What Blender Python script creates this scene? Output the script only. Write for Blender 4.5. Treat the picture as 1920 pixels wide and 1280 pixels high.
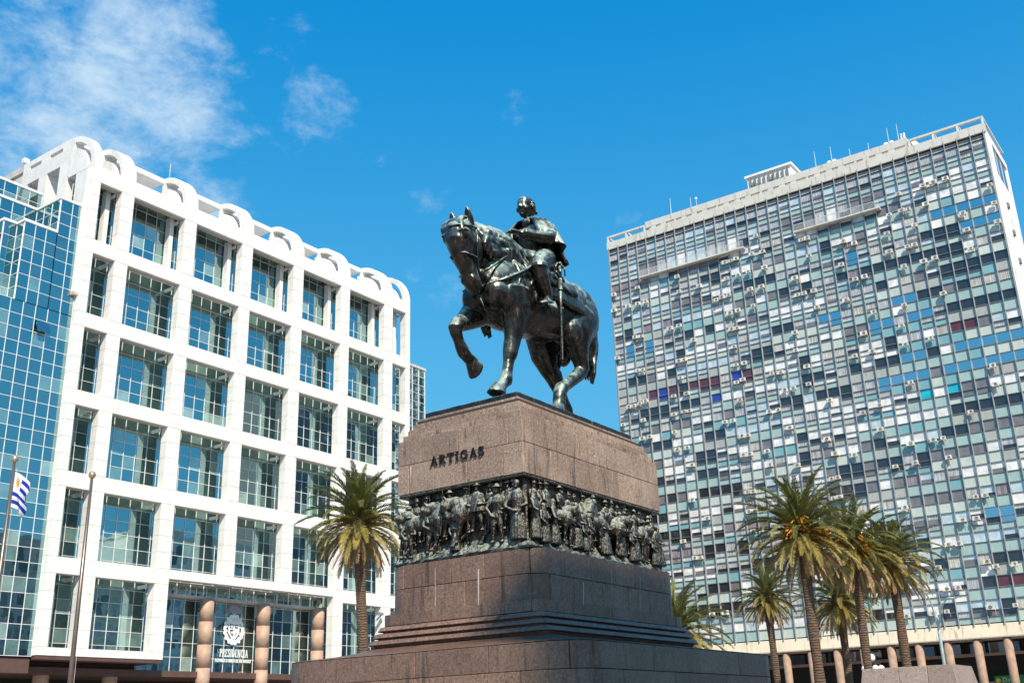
import bpy, bmesh, math, random
from mathutils import Vector, Matrix
import numpy as np
R = math.radians
random.seed(7)
SC = bpy.context.scene
for o in list(bpy.data.objects): bpy.data.objects.remove(o)
COL = SC.collection

# ---------------------------------------------------------------- camera
FPX, YAW, PIT, ROL = 1991.7, R(35.128), R(20.121), R(-1.867)
CAM = Vector((0, 0, 1.7))
_f = Vector((math.cos(YAW)*math.cos(PIT), math.sin(YAW)*math.cos(PIT), math.sin(PIT)))
_r = Vector((math.sin(YAW), -math.cos(YAW), 0)); _u = _r.cross(_f)
RIGHT = math.cos(ROL)*_r + math.sin(ROL)*_u
UP = -math.sin(ROL)*_r + math.cos(ROL)*_u
FWD = _f
cd = bpy.data.cameras.new('camera'); cam = bpy.data.objects.new('camera', cd); COL.objects.link(cam)
cd.sensor_width = 36; cd.lens = FPX/1920*36; cd.clip_start = 0.1; cd.clip_end = 6000
mw = Matrix((RIGHT, UP, -FWD)).transposed().to_4x4(); mw.translation = CAM
cam.matrix_world = mw; SC.camera = cam

def ray(px, py): return RIGHT*((px-960)/FPX) - UP*((py-640)/FPX) + FWD
def onx(px, py, X): d = ray(px, py); return CAM + d*((X-CAM.x)/d.x)
def ony(px, py, Y): d = ray(px, py); return CAM + d*((Y-CAM.y)/d.y)

# ---------------------------------------------------------------- world, sun, exposure
LDIR = Vector((0.46, 0.60, -0.73)).normalized()
ELEV = math.asin(-LDIR.z); AZ = math.atan2(-LDIR.x, -LDIR.y)
W = bpy.data.worlds.new('World'); SC.world = W; W.use_nodes = True
nt = W.node_tree; N = nt.nodes; L = nt.links; N.clear()
out = N.new('ShaderNodeOutputWorld'); bg = N.new('ShaderNodeBackground'); L.new(bg.outputs[0], out.inputs[0])
sky = N.new('ShaderNodeTexSky'); sky.sky_type = 'NISHITA'; sky.sun_disc = False
sky.sun_elevation = ELEV; sky.sun_rotation = AZ % (2*math.pi)
sky.altitude = 20; sky.air_density = 1.0; sky.dust_density = 0.25; sky.ozone_density = 2.2
def wn(t, **k):
    n = N.new(t)
    for a, b in k.items(): setattr(n, a, b)
    return n
def wmath(op, a, b=None, c=None, clamp=False):
    n = wn('ShaderNodeMath', operation=op, use_clamp=clamp)
    for i, v in enumerate((a, b, c)):
        if v is None: continue
        if isinstance(v, (int, float)): n.inputs[i].default_value = v
        else: L.new(v, n.inputs[i])
    return n.outputs[0]
# the film's deep cyan-blue rendering of a clear sky
sc_ = wn('ShaderNodeSeparateColor'); L.new(sky.outputs[0], sc_.inputs[0]); cc_ = wn('ShaderNodeCombineColor')
for k_, (am, ga) in enumerate(((0.075, 2.25), (1.92, 0.54), (4.70, 0.22))):
    L.new(wmath('MULTIPLY', wmath('POWER', wmath('MAXIMUM', sc_.outputs[k_], 0.0), ga), am), cc_.inputs[k_])
tc = wn('ShaderNodeTexCoord'); sep = wn('ShaderNodeSeparateXYZ'); L.new(tc.outputs['Generated'], sep.inputs[0])
zz = wmath('MAXIMUM', wmath('ADD', sep.outputs[2], 0.12), 0.05)
cu = wmath('DIVIDE', sep.outputs[0], zz); cv = wmath('DIVIDE', sep.outputs[1], zz)
cmb = wn('ShaderNodeCombineXYZ'); L.new(cu, cmb.inputs[0]); L.new(cv, cmb.inputs[1])
n1 = wn('ShaderNodeTexNoise', normalize=True); n1.inputs['Scale'].default_value = 10.5; n1.inputs['Detail'].default_value = 9
n1.inputs['Roughness'].default_value = 0.64; n1.inputs['Distortion'].default_value = 0.15; mpv = wn('ShaderNodeVectorMath', operation='MULTIPLY'); L.new(tc.outputs['Generated'], mpv.inputs[0]); mpv.inputs[1].default_value = (1, 1, 1.7); L.new(mpv.outputs[0], n1.inputs['Vector'])
n2 = wn('ShaderNodeTexNoise', normalize=True); n2.inputs['Scale'].default_value = 0.75; n2.inputs['Detail'].default_value = 2
L.new(cmb.outputs[0], n2.inputs['Vector'])
# a cloud bank stands in the sky towards the left of the view
d0 = ray(-60, 170).normalized()
dp = wn('ShaderNodeVectorMath', operation='DOT_PRODUCT'); L.new(tc.outputs['Generated'], dp.inputs[0]); dp.inputs[1].default_value = d0
bank = wn('ShaderNodeMapRange', interpolation_type='SMOOTHSTEP'); L.new(dp.outputs['Value'], bank.inputs[0])
bank.inputs[1].default_value = 0.945; bank.inputs[2].default_value = 0.998; bank.inputs[3].default_value = 0; bank.inputs[4].default_value = 0.10
extra = None
for (ex, ey, e0, e1, ea) in ((300, 190, .9850, .9998, .07), (620, 186, .9988, .99998, .16), (1010, 203, .9990, .99998, .14), (430, 20, .9960, .9999, .09), (230, 320, .9880, .9998, .11), (60, 70, .984, .9996, .07)):
    dq = wn('ShaderNodeVectorMath', operation='DOT_PRODUCT'); L.new(tc.outputs['Generated'], dq.inputs[0]); dq.inputs[1].default_value = ray(ex, ey).normalized()
    mq = wn('ShaderNodeMapRange', interpolation_type='SMOOTHSTEP'); L.new(dq.outputs['Value'], mq.inputs[0])
    for i_, v_ in enumerate((e0, e1, 0.0, ea)): mq.inputs[i_+1].default_value = v_
    extra = mq.outputs[0] if extra is None else wmath('ADD', extra, mq.outputs[0])
dens = wmath('ADD', wmath('ADD', n1.outputs['Fac'], extra), wmath('ADD', wmath('MULTIPLY', wmath('SUBTRACT', n2.outputs['Fac'], 0.5), 0.55), bank.outputs[0]))
cm = wn('ShaderNodeMapRange', interpolation_type='SMOOTHSTEP'); L.new(dens, cm.inputs[0])
cm.inputs[1].default_value = 0.62; cm.inputs[2].default_value = 0.98; cm.inputs[3].default_value = 0; cm.inputs[4].default_value = 0.78
mx = wn('ShaderNodeMix', data_type='RGBA'); L.new(cm.outputs[0], mx.inputs[0]); hz = wn('ShaderNodeMapRange', interpolation_type='SMOOTHSTEP'); L.new(sep.outputs[2], hz.inputs[0])
for i_, v_ in enumerate((0.66, 0.05, 0.0, 0.62)): hz.inputs[i_+1].default_value = v_
hm = wn('ShaderNodeMix', data_type='RGBA'); L.new(hz.outputs[0], hm.inputs[0]); L.new(cc_.outputs[0], hm.inputs[6]); hm.inputs[7].default_value = (1.7, 4.7, 7.5, 1)
L.new(hm.outputs[2], mx.inputs[6])
mx.inputs[7].default_value = (6.2, 7.6, 8.6, 1)
L.new(mx.outputs[2], bg.inputs[0]); bg.inputs[1].default_value = 0.088

sd = bpy.data.lights.new('sun', 'SUN'); sd.energy = 5.0; sd.angle = R(0.53); sd.color = (1, 0.90, 0.74)
so = bpy.data.objects.new('sun', sd); COL.objects.link(so); so.rotation_euler = LDIR.to_track_quat('-Z', 'Y').to_euler()
so.location = (-20, -30, 60)
SC.view_settings.view_transform = 'Standard'; SC.view_settings.look = 'None'; SC.view_settings.gamma = 1
SC.view_settings.exposure = 0.42
SC.render.engine = 'CYCLES'; SC.render.resolution_x = 1024; SC.render.resolution_y = 682

# ---------------------------------------------------------------- material helpers
def srgb(r, g, b):
    f = lambda c: (c/255/12.92) if c/255 <= 0.04045 else ((c/255+0.055)/1.055)**2.4
    return (f(r), f(g), f(b), 1)
class NT:
    def __init__(s, name):
        s.m = bpy.data.materials.new(name); s.m.use_nodes = True; s.t = s.m.node_tree; s.n = s.t.nodes
        s.b = s.n['Principled BSDF']; s.o = s.n['Material Output']; s._c = {}
    def new(s, t, **k):
        n = s.n.new(t)
        for a, b in k.items(): setattr(n, a, b)
        return n
    def lk(s, a, b): s.t.links.new(a, b)
    def put(s, sock, v):
        if v is None: return
        if isinstance(v, (int, float, tuple)): sock.default_value = v
        else: s.lk(v, sock)
    def obj(s):
        if 'tc' not in s._c: s._c['tc'] = s.new('ShaderNodeTexCoord')
        return s._c['tc'].outputs['Object']
    def geo(s):
        if 'g' not in s._c: s._c['g'] = s.new('ShaderNodeNewGeometry')
        return s._c['g']
    def pos(s): return s.geo().outputs['Position']
    def rnd(s):
        if 'oi' not in s._c: s._c['oi'] = s.new('ShaderNodeObjectInfo')
        return s._c['oi'].outputs['Random']
    def scl(s, v, xyz):
        n = s.new('ShaderNodeVectorMath', operation='MULTIPLY'); s.lk(v, n.inputs[0]); n.inputs[1].default_value = xyz; return n.outputs[0]
    def noise(s, v, scale, detail=4, rough=0.5, dist=0):
        n = s.new('ShaderNodeTexNoise'); s.lk(v, n.inputs['Vector'])
        n.inputs['Scale'].default_value = scale; n.inputs['Detail'].default_value = detail
        n.inputs['Roughness'].default_value = rough; n.inputs['Distortion'].default_value = dist
        return n.outputs['Fac']
    def math(s, op, a, b=None, c=None, clamp=False):
        n = s.new('ShaderNodeMath', operation=op, use_clamp=clamp)
        for i, v in enumerate((a, b, c)): s.put(n.inputs[i], v)
        return n.outputs[0]
    def mr(s, v, a, b, c=0., d=1., smooth=True):
        n = s.new('ShaderNodeMapRange', interpolation_type='SMOOTHSTEP' if smooth else 'LINEAR')
        s.put(n.inputs[0], v)
        for i, q in enumerate((a, b, c, d)): n.inputs[i+1].default_value = q
        return n.outputs[0]
    def mix(s, f, a, b, mode='MIX'):
        n = s.new('ShaderNodeMix', data_type='RGBA', blend_type=mode)
        s.put(n.inputs[0], f); s.put(n.inputs[6], a); s.put(n.inputs[7], b); return n.outputs[2]
    def ramp(s, v, stops):
        n = s.new('ShaderNodeValToRGB'); s.put(n.inputs[0], v); e = n.color_ramp.elements
        e[0].position, e[0].color = stops[0]; e[1].position, e[1].color = stops[-1]
        for p, c in stops[1:-1]: k = e.new(p); k.color = c
        return n.outputs[0]
    def bump(s, h, strength=0.3, dist=0.02):
        n = s.new('ShaderNodeBump'); n.inputs['Strength'].default_value = strength; n.inputs['Distance'].default_value = dist
        s.lk(h, n.inputs['Height']); s.lk(n.outputs[0], s.b.inputs['Normal']); return n
    def fin(s, col=None, rough=None, metal=None, spec=None):
        s.put(s.b.inputs['Base Color'], col); s.put(s.b.inputs['Roughness'], rough); s.put(s.b.inputs['Metallic'], metal)
        s.put(s.b.inputs['Specular IOR Level'], spec); return s.m
def simple(name, col, rough=0.6, metal=0., var=0.12, scale=3., bump=0.):
    t = NT(name); n = t.noise(t.pos(), scale, 5, 0.6)
    lo = tuple(c*(1-var) for c in col[:3])+(1,); hi = tuple(min(1, c*(1+var)) for c in col[:3])+(1,)
    c = t.mix(t.mr(n, 0.3, 0.7), lo, hi); c = t.mix(t.math('MULTIPLY', t.rnd(), var), c, lo)
    if bump: t.bump(t.noise(t.pos(), scale*8, 4), bump, 0.02)
    return t.fin(c, rough, metal)

def granite(name, base, dark, light, rough=0.62, stain=0.35):
    t = NT(name); p = t.pos()
    a = t.noise(p, 17, 4, 0.85); b = t.noise(p, 9, 3, 0.7); big = t.noise(p, 0.9, 4, 0.6)
    c = t.ramp(a, [(0.34, dark), (0.46, base), (0.54, base), (0.64, light)])
    c = t.mix(t.mr(b, 0.52, 0.72, 0, 0.45), c, dark)
    c = t.mix(t.math('MULTIPLY', t.rnd(), 0.42), c, dark)
    c = t.mix(t.mr(big, 0.45, 0.75, 0, 0.25), c, light)
    st = t.noise(t.scl(p, (3.6, 3.6, 0.35)), 1.6, 5, 0.7)
    c = t.mix(t.mr(st, 0.54, 0.68, 0, stain), c, tuple(x*0.42 for x in dark[:3])+(1,))
    t.bump(t.math('ADD', a, t.math('MULTIPLY', b, 0.5)), 0.35, 0.02)
    return t.fin(c, rough, 0, 0.45)
def bronze(name, patina=0.5, dark=(0.030, 0.023, 0.018, 1), fine=1.0, bs=0.35, pat=(0.30, 0.37, 0.325, 1)):
    t = NT(name); p = t.pos(); g = t.geo()
    sp = t.new('ShaderNodeSeparateXYZ'); t.lk(g.outputs['Normal'], sp.inputs[0])
    up = t.mr(sp.outputs[2], -0.15, 0.66, 0, 1)
    n = t.noise(p, 3.2*fine, 8, 0.72); st = t.noise(t.scl(p, (5*fine, 5*fine, 0.7*fine)), 1.7, 6, 0.75)
    f = t.math('MULTIPLY', up, t.mr(n, 0.38, 0.58, 0.16, 1))
    f = t.math('ADD', f, t.mr(st, 0.57, 0.74, 0, 0.55))
    f = t.math('MULTIPLY', f, patina, None, True)
    warm = t.mix(t.mr(t.noise(p, 5, 4), 0.4, 0.7), dark, (0.058, 0.042, 0.031, 1))
    c = t.mix(f, warm, pat)
    r = t.math('ADD', t.math('MULTIPLY', f, 0.30), t.mr(t.noise(p, 6, 4), 0.3, 0.7, 0.20, 0.34))
    m = t.math('SUBTRACT', 0.75, t.math('MULTIPLY', f, 0.65))
    t.bump(t.math('ADD', t.math('MULTIPLY', t.noise(t.scl(p, (1, 1, 0.6)), 8*fine, 6, 0.65), 0.55), t.noise(p, 2.8*fine, 3)), bs, 0.08)
    return t.fin(c, r, m, 0.6)
def glass(name, inner, refl=0.5, tintc=(0.80, 0.93, 0.97, 1), rough=0.012):
    t = NT(name); t.n.remove(t.b)
    d = t.new('ShaderNodeBsdfDiffuse'); n = t.noise(t.pos(), 0.9, 3)
    c = t.mix(t.mr(n, 0.35, 0.65), tuple(x*0.75 for x in inner[:3])+(1,), inner); t.lk(c, d.inputs[0])
    g = t.new('ShaderNodeBsdfGlossy'); g.inputs['Color'].default_value = tintc; g.inputs['Roughness'].default_value = rough
    bp = t.new('ShaderNodeBump'); bp.inputs['Strength'].default_value = 0.05; bp.inputs['Distance'].default_value = 0.05
    t.lk(t.noise(t.pos(), 0.8, 2), bp.inputs['Height']); t.lk(bp.outputs[0], g.inputs['Normal'])
    fr = t.new('ShaderNodeLayerWeight'); fr.inputs['Blend'].default_value = 0.25
    f = t.math('ADD', refl, t.math('MULTIPLY', fr.outputs['Facing'], 0.30), None, True)
    m = t.new('ShaderNodeMixShader'); t.lk(f, m.inputs[0]); t.lk(d.outputs[0], m.inputs[1]); t.lk(g.outputs[0], m.inputs[2])
    t.lk(m.outputs[0], t.o.inputs[0]); return t.m

M = {}
M['granite_pink'] = granite('granite_pink', (0.305, 0.210, 0.155, 1), (0.085, 0.052, 0.037, 1), (0.56, 0.43, 0.345, 1), stain=0.65)
M['granite_low'] = granite('granite_low', (0.215, 0.125, 0.086, 1), (0.050, 0.029, 0.021, 1), (0.37, 0.245, 0.180, 1), 0.40, 0.6)
M['granite_block'] = granite('granite_block', (0.34, 0.255, 0.21, 1), (0.15, 0.105, 0.085, 1), (0.50, 0.40, 0.345, 1), 0.6, 0.05)
M['granite_core'] = simple('granite_core', (0.05, 0.035, 0.03, 1), 0.9)
M['cap'] = bronze('cap_bronze', 0.75)
M['bronze'] = bronze('statue_bronze', 1.05, (0.024, 0.020, 0.017, 1), fine=0.85, bs=0.26, pat=(0.29, 0.385, 0.345, 1))
M['frieze'] = bronze('frieze_bronze', 1.0, (0.036, 0.028, 0.021, 1), 3.0, 0.65, (0.32, 0.345, 0.29, 1))
M['letter'] = simple('letter_bronze', (0.022, 0.019, 0.016, 1), 0.42, 0.5, 0.3, 20)
M['mortar'] = simple('mortar', (0.46, 0.42, 0.38, 1), 0.9, 0, .3, 6)
# ---------------------------------------------------------------- mesh helpers
class MB:
    def __init__(s): s.v = []; s.f = []; s.mi = []
    def add(s, vs, fs, mi=0):
        k = len(s.v); s.v += [tuple(v) for v in vs]
        for f in fs: s.f.append(tuple(i+k for i in f)); s.mi.append(mi)
        return s
    def box(s, x0, x1, y0, y1, z0, z1, mi=0):
        return s.add([(x0,y0,z0),(x1,y0,z0),(x1,y1,z0),(x0,y1,z0),(x0,y0,z1),(x1,y0,z1),(x1,y1,z1),(x0,y1,z1)],
            [(0,3,2,1),(4,5,6,7),(0,1,5,4),(1,2,6,5),(2,3,7,6),(3,0,4,7)], mi)
    def quad(s, a, b, c, d, mi=0): return s.add([a,b,c,d], [(0,1,2,3)], mi)
    def prism(s, pts, fn, d0, d1, mi=0):
        """polygon pts (2d, ccw) extruded; fn(p2, d) -> 3d"""
        n = len(pts); vs = [fn(p, d0) for p in pts]+[fn(p, d1) for p in pts]
        fs = [tuple(range(n))[::-1], tuple(range(n, 2*n))]+[(i,(i+1)%n,n+(i+1)%n,n+i) for i in range(n)]
        return s.add(vs, fs, mi)
    def rings(s, rings, cap=True, mi=0, closed=True):
        n = len(rings[0]); vs = [p for r in rings for p in r]; fs = []
        m = n if closed else n-1
        for k in range(len(rings)-1):
            for i in range(m):
                j = (i+1) % n; fs.append((k*n+i, k*n+j, (k+1)*n+j, (k+1)*n+i))
        if cap and closed:
            fs.append(tuple(range(n))[::-1]); fs.append(tuple((len(rings)-1)*n+i for i in range(n)))
        return s.add(vs, fs, mi)
    def tube(s, path, rad, n=8, mi=0, ref=None):
        P = [Vector(p) for p in path]
        if isinstance(rad, (int, float)): rad = [rad]*len(P)
        rs = []; pu = None
        for i, p in enumerate(P):
            t = (P[min(i+1, len(P)-1)]-P[max(i-1, 0)]).normalized()
            if pu is None:
                a = Vector((0,0,1)) if abs(t.z) < 0.9 else Vector((1,0,0)); u = t.cross(a).normalized()
            else: u = (pu-t*pu.dot(t)).normalized()
            pu = u; w = t.cross(u)
            rs.append([p+u*(rad[i]*math.cos(2*math.pi*k/n))+w*(rad[i]*math.sin(2*math.pi*k/n)) for k in range(n)])
        return s.rings(rs, True, mi)
    def loft(s, secs, n=14, lat=(0,1,0), mi=0, p=2.0):
        """secs: (x,y,z, r_lateral, r_other)"""
        P = [Vector(q[:3]) for q in secs]; lat = Vector(lat); rs = []
        for i, q in enumerate(secs):
            t = (P[min(i+1, len(P)-1)]-P[max(i-1, 0)]).normalized()
            u = (lat-t*lat.dot(t)); u = u.normalized() if u.length > 1e-3 else Vector((1,0,0)); w = t.cross(u)
            rb = q[4] if len(q) > 4 else q[3]; ring = []
            for k in range(n):
                a = 2*math.pi*k/n; c, sn = math.cos(a), math.sin(a)
                ring.append(P[i]+u*(q[3]*math.copysign(abs(c)**(2/p), c))+w*(rb*math.copysign(abs(sn)**(2/p), sn)))
            rs.append(ring)
        return s.rings(rs, True, mi)
    def ell(s, c, r, n=12, m=8, mi=0, rot=None):
        rs = []
        for i in range(1, m):
            th = math.pi*i/m
            rs.append([(r[0]*math.sin(th)*math.cos(2*math.pi*k/n), r[1]*math.sin(th)*math.sin(2*math.pi*k/n), -r[2]*math.cos(th)) for k in range(n)])
        pts = [q for ring in rs for q in ring]; b = len(pts); pts += [(0,0,-r[2]), (0,0,r[2])]; fs = []
        for k in range(m-2):
            for i in range(n): j = (i+1) % n; fs.append((k*n+i, k*n+j, (k+1)*n+j, (k+1)*n+i))
        for i in range(n): fs.append(((i+1) % n, i, b)); fs.append(((m-2)*n+i, (m-2)*n+(i+1) % n, b+1))
        if rot is not None: pts = [rot @ Vector(q) for q in pts]
        return s.add([(q[0]+c[0], q[1]+c[1], q[2]+c[2]) for q in pts], fs, mi)
    def mesh(s, name, mats, smooth=False):
        me = bpy.data.meshes.new(name); me.from_pydata(s.v, [], s.f)
        if not isinstance(mats, (list, tuple)): mats = [mats]
        for m in mats: me.materials.append(m)
        if len(mats) > 1: me.polygons.foreach_set('material_index', s.mi)
        if smooth: me.polygons.foreach_set('use_smooth', [True]*len(me.polygons))
        me.update(); return me
    def build(s, name, mats, parent=None, smooth=False, bevel=0, loc=None):
        return link(name, s.mesh(name, mats, smooth), parent, bevel, loc)
def link(name, me, parent=None, bevel=0, loc=None):
    o = bpy.data.objects.new(name, me); COL.objects.link(o)
    if loc is not None: o.location = loc
    if parent is not None: o.parent = parent
    if bevel:
        b = o.modifiers.new('bevel', 'BEVEL'); b.width = bevel; b.segments = 1; b.limit_method = 'ANGLE'
    return o
def fixn(o):
    bm = bmesh.new(); bm.from_mesh(o.data); bmesh.ops.recalc_face_normals(bm, faces=bm.faces); bm.to_mesh(o.data); bm.free(); return o
def thing(name, label, cat, loc=(0,0,0), group=None, rz=0):
    o = bpy.data.objects.new(name, None); COL.objects.link(o); o.location = loc; o.rotation_euler = (0,0,rz)
    o.empty_display_size = 0.3; return tag(o, label, cat, group)
def tag(o, label, cat, group=None):
    o['label'] = label; o['category'] = cat
    if group: o['group'] = group
    return o
def struct(o): o['kind'] = 'structure'; return o
def stuff(o): o['kind'] = 'stuff'; return o
def sculpt(mb, name, mat, voxel, smooth=3, parent=None):
    """union of closed pieces -> one continuous skin"""
    o = fixn(mb.build(name+'_src', mat))
    r = o.modifiers.new('r', 'REMESH'); r.mode = 'VOXEL'; r.voxel_size = voxel; r.adaptivity = 0
    k = o.modifiers.new('s', 'SMOOTH'); k.factor = 0.5; k.iterations = smooth
    dg = bpy.context.evaluated_depsgraph_get(); dg.update()
    me = bpy.data.meshes.new_from_object(o.evaluated_get(dg)); me.name = name
    me.materials.clear(); me.materials.append(mat)
    me.polygons.foreach_set('use_smooth', [True]*len(me.polygons))
    src = o.data; bpy.data.objects.remove(o); bpy.data.meshes.remove(src)
    if parent is False: return me
    return link(name, me, parent)

# ---------------------------------------------------------------- serif letters (strokes in a unit-high box)
def letter_strokes(ch):
    t, h = 0.155, 0.075      # thick stem, thin stroke
    def arc(cx, cy, rx, ry, a0, a1, n=12): return [(cx+rx*math.cos(R(a0+(a1-a0)*i/n)), cy+ry*math.sin(R(a0+(a1-a0)*i/n))) for i in range(n+1)]
    S = {
     'A': (0.86, [([(0.13,0),(0.43,1)], h), ([(0.43,1),(0.74,0)], t), ([(0.24,0.33),(0.63,0.33)], h), ([(0,0.03),(0.26,0.03)], 0.06), ([(0.56,0.03),(0.88,0.03)], 0.06)]),
     'R': (0.82, [([(0.18,0),(0.18,1)], t), (arc(0.36,0.735,0.27,0.225,90,-90), t*0.8), ([(0.18,0.96),(0.38,0.96)], h), ([(0.18,0.51),(0.38,0.51)], h), ([(0.40,0.50),(0.70,0.02)], t), ([(0.02,0.03),(0.34,0.03)], 0.06), ([(0.02,0.97),(0.3,0.97)], 0.06), ([(0.62,0.03),(0.84,0.03)], 0.06)]),
     'T': (0.78, [([(0.39,0),(0.39,1)], t), ([(0.03,0.95),(0.75,0.95)], 0.10), ([(0.05,0.97),(0.03,0.74)], 0.06), ([(0.73,0.97),(0.75,0.74)], 0.06), ([(0.22,0.03),(0.56,0.03)], 0.06)]),
     'I': (0.40, [([(0.2,0),(0.2,1)], t), ([(0.03,0.03),(0.37,0.03)], 0.06), ([(0.03,0.97),(0.37,0.97)], 0.06)]),
     'G': (0.86, [(arc(0.44,0.5,0.34,0.44,50,330), t*0.85), ([(0.73,0.05),(0.73,0.44)], t*0.9), ([(0.52,0.45),(0.86,0.45)], 0.06), ([(0.70,0.98),(0.70,0.70)], 0.06)]),
     'S': (0.64, [(arc(0.32,0.73,0.22,0.215,35,270)+arc(0.32,0.27,0.24,0.225,90,-145), t*0.85), ([(0.54,0.98),(0.54,0.72)], 0.06), ([(0.08,0.02),(0.08,0.3)], 0.06)]),
     'P': (0.70, [([(0.18,0),(0.18,1)], t), (arc(0.34,0.72,0.27,0.24,90,-90), t*0.8), ([(0.18,0.96),(0.36,0.96)], h), ([(0.18,0.48),(0.36,0.48)], h), ([(0.02,0.03),(0.36,0.03)], 0.06)]),
     'E': (0.70, [([(0.18,0),(0.18,1)], t), ([(0.02,0.96),(0.62,0.96)], h), ([(0.18,0.52),(0.5,0.52)], h), ([(0.02,0.04),(0.65,0.04)], h), ([(0.62,0.98),(0.62,0.78)], 0.06), ([(0.65,0.02),(0.65,0.24)], 0.06)]),
     'D': (0.86, [([(0.18,0),(0.18,1)], t), (arc(0.34,0.5,0.38,0.46,90,-90), t*0.85), ([(0.02,0.96),(0.36,0.96)], h), ([(0.02,0.04),(0.36,0.04)], h)]),
     'N': (0.90, [([(0.16,0),(0.16,1)], h), ([(0.14,1),(0.72,0)], t), ([(0.74,0),(0.74,1)], h), ([(0.02,0.03),(0.3,0.03)], 0.06), ([(0.6,0.97),(0.88,0.97)], 0.06), ([(0.02,0.97),(0.2,0.97)], 0.06)]),
     'C': (0.78, [(arc(0.44,0.5,0.34,0.44,45,315), t*0.85), ([(0.70,0.98),(0.70,0.70)], 0.06), ([(0.70,0.02),(0.70,0.28)], 0.06)]),
     'U': (0.84, [([(0.18,1),(0.18,0.35)], t), (arc(0.42,0.34,0.24,0.28,180,360), h*1.4), ([(0.66,0.34),(0.66,1)], h), ([(0.02,0.97),(0.34,0.97)], 0.06), ([(0.54,0.97),(0.8,0.97)], 0.06)]),
     'B': (0.74, [([(0.18,0),(0.18,1)], t), (arc(0.34,0.75,0.22,0.21,90,-90), t*0.8), (arc(0.34,0.28,0.29,0.24,90,-90), t*0.8), ([(0.02,0.96),(0.36,0.96)], h), ([(0.18,0.53),(0.36,0.53)], h), ([(0.02,0.04),(0.36,0.04)], h)]),
     'L': (0.64, [([(0.18,0),(0.18,1)], t), ([(0.02,0.04),(0.6,0.04)], h), ([(0.6,0.02),(0.6,0.26)], 0.06), ([(0.02,0.97),(0.36,0.97)], 0.06)]),
     'O': (0.88, [(arc(0.44,0.5,0.34,0.44,0,360,20), t*0.8)]),
     'r': (0.45, [([(0.12,0),(0.12,0.6)], 0.12), ([(0.12,0.45),(0.22,0.58),(0.4,0.58)], 0.1)]),
     'a': (0.55, [(arc(0.25,0.3,0.2,0.26,0,360), 0.11), ([(0.47,0),(0.47,0.6)], 0.11)]),
    }
    return S[ch]
def letter_mesh(mb, ch, fn, d0, d1):
    w, strokes = letter_strokes(ch)
    for si, (pts, wd) in enumerate(strokes):
        q = [Vector((p[0], p[1])) for p in pts]; Lp = []; Rp = []
        for i, p in enumerate(q):
            d = (q[min(i+1, len(q)-1)]-q[max(i-1, 0)]).normalized(); nn = Vector((-d.y, d.x))*(wd/2)
            Lp.append(p+nn); Rp.append(p-nn)
        e = si*0.004*(d1-d0)
        for i in range(len(q)-1):
            mb.prism([Rp[i], Rp[i+1], Lp[i+1], Lp[i]], fn, d0, d1+e)
    return w
# ================================================================ monument pedestal
CX, CY = 23.887, 16.18
def outline(hx, hy, r, n=6):
    pts = []
    for (sx, sy, a0) in ((1,1,0), (-1,1,90), (-1,-1,180), (1,-1,270)):
        for i in range(n+1):
            a = R(a0+90*i/n); pts.append(((sx*(hx-r)+r*math.cos(a)), (sy*(hy-r)+r*math.sin(a)), math.cos(a), math.sin(a)))
    return pts
def slicer(hx, hy, r):
    P = outline(hx, hy, r); P = P+[P[0]]; s = [0]
    for a, b in zip(P, P[1:]): s.append(s[-1]+math.hypot(b[0]-a[0], b[1]-a[1]))
    def at(t):
        t = t % s[-1]
        for i in range(len(P)-1):
            if s[i] <= t <= s[i+1] and s[i+1] > s[i]:
                k = (t-s[i])/(s[i+1]-s[i]); q = [P[i][j]+(P[i+1][j]-P[i][j])*k for j in range(4)]; return q
        return list(P[0])
    def sl(a, b): return [at(a)]+[list(P[i]) for i in range(len(P)-1) if a+0.01 < s[i] < b-0.01]+[at(b)]
    return s[-1], sl
ped = thing('monument_pedestal', 'tall stepped pink granite pedestal lettered ARTIGAS under the bronze horseman', 'pedestal', (CX, CY, 0))
def course(name, hx, hy, r, z0, z1, wid, mat, off=0., depth=0.45, gap=0.007, bevel=0.010, seed=0):
    rng = random.Random(seed); T, sl = slicer(hx, hy, r); s = off; end = off+T; cuts = [s]
    while end-cuts[-1] > wid*1.5: cuts.append(cuts[-1]+wid*rng.uniform(0.75, 1.25))
    cuts.append(end)
    for a, b in zip(cuts, cuts[1:]):
        q = sl(a+gap, b-gap); j = rng.uniform(0, 0.007)
        outer = [(p[0]-p[2]*j, p[1]-p[3]*j) for p in q]; inner = [(p[0]-p[2]*depth, p[1]-p[3]*depth) for p in q]
        mb = MB(); mb.prism(outer+inner[::-1], lambda p, d: (p[0], p[1], d), z0+gap*0.7, z1-gap*0.7)
        fixn(mb.build(name, mat, ped, bevel=bevel))
# core
mb = MB(); mb.box(-3.05, 3.05, -1.65, 1.65, 0.02, 9.5); mb.box(-4.9, 4.9, -4.1, 4.1, 0.02, 3.38); mb.build('core', M['granite_core'], ped)
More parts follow.
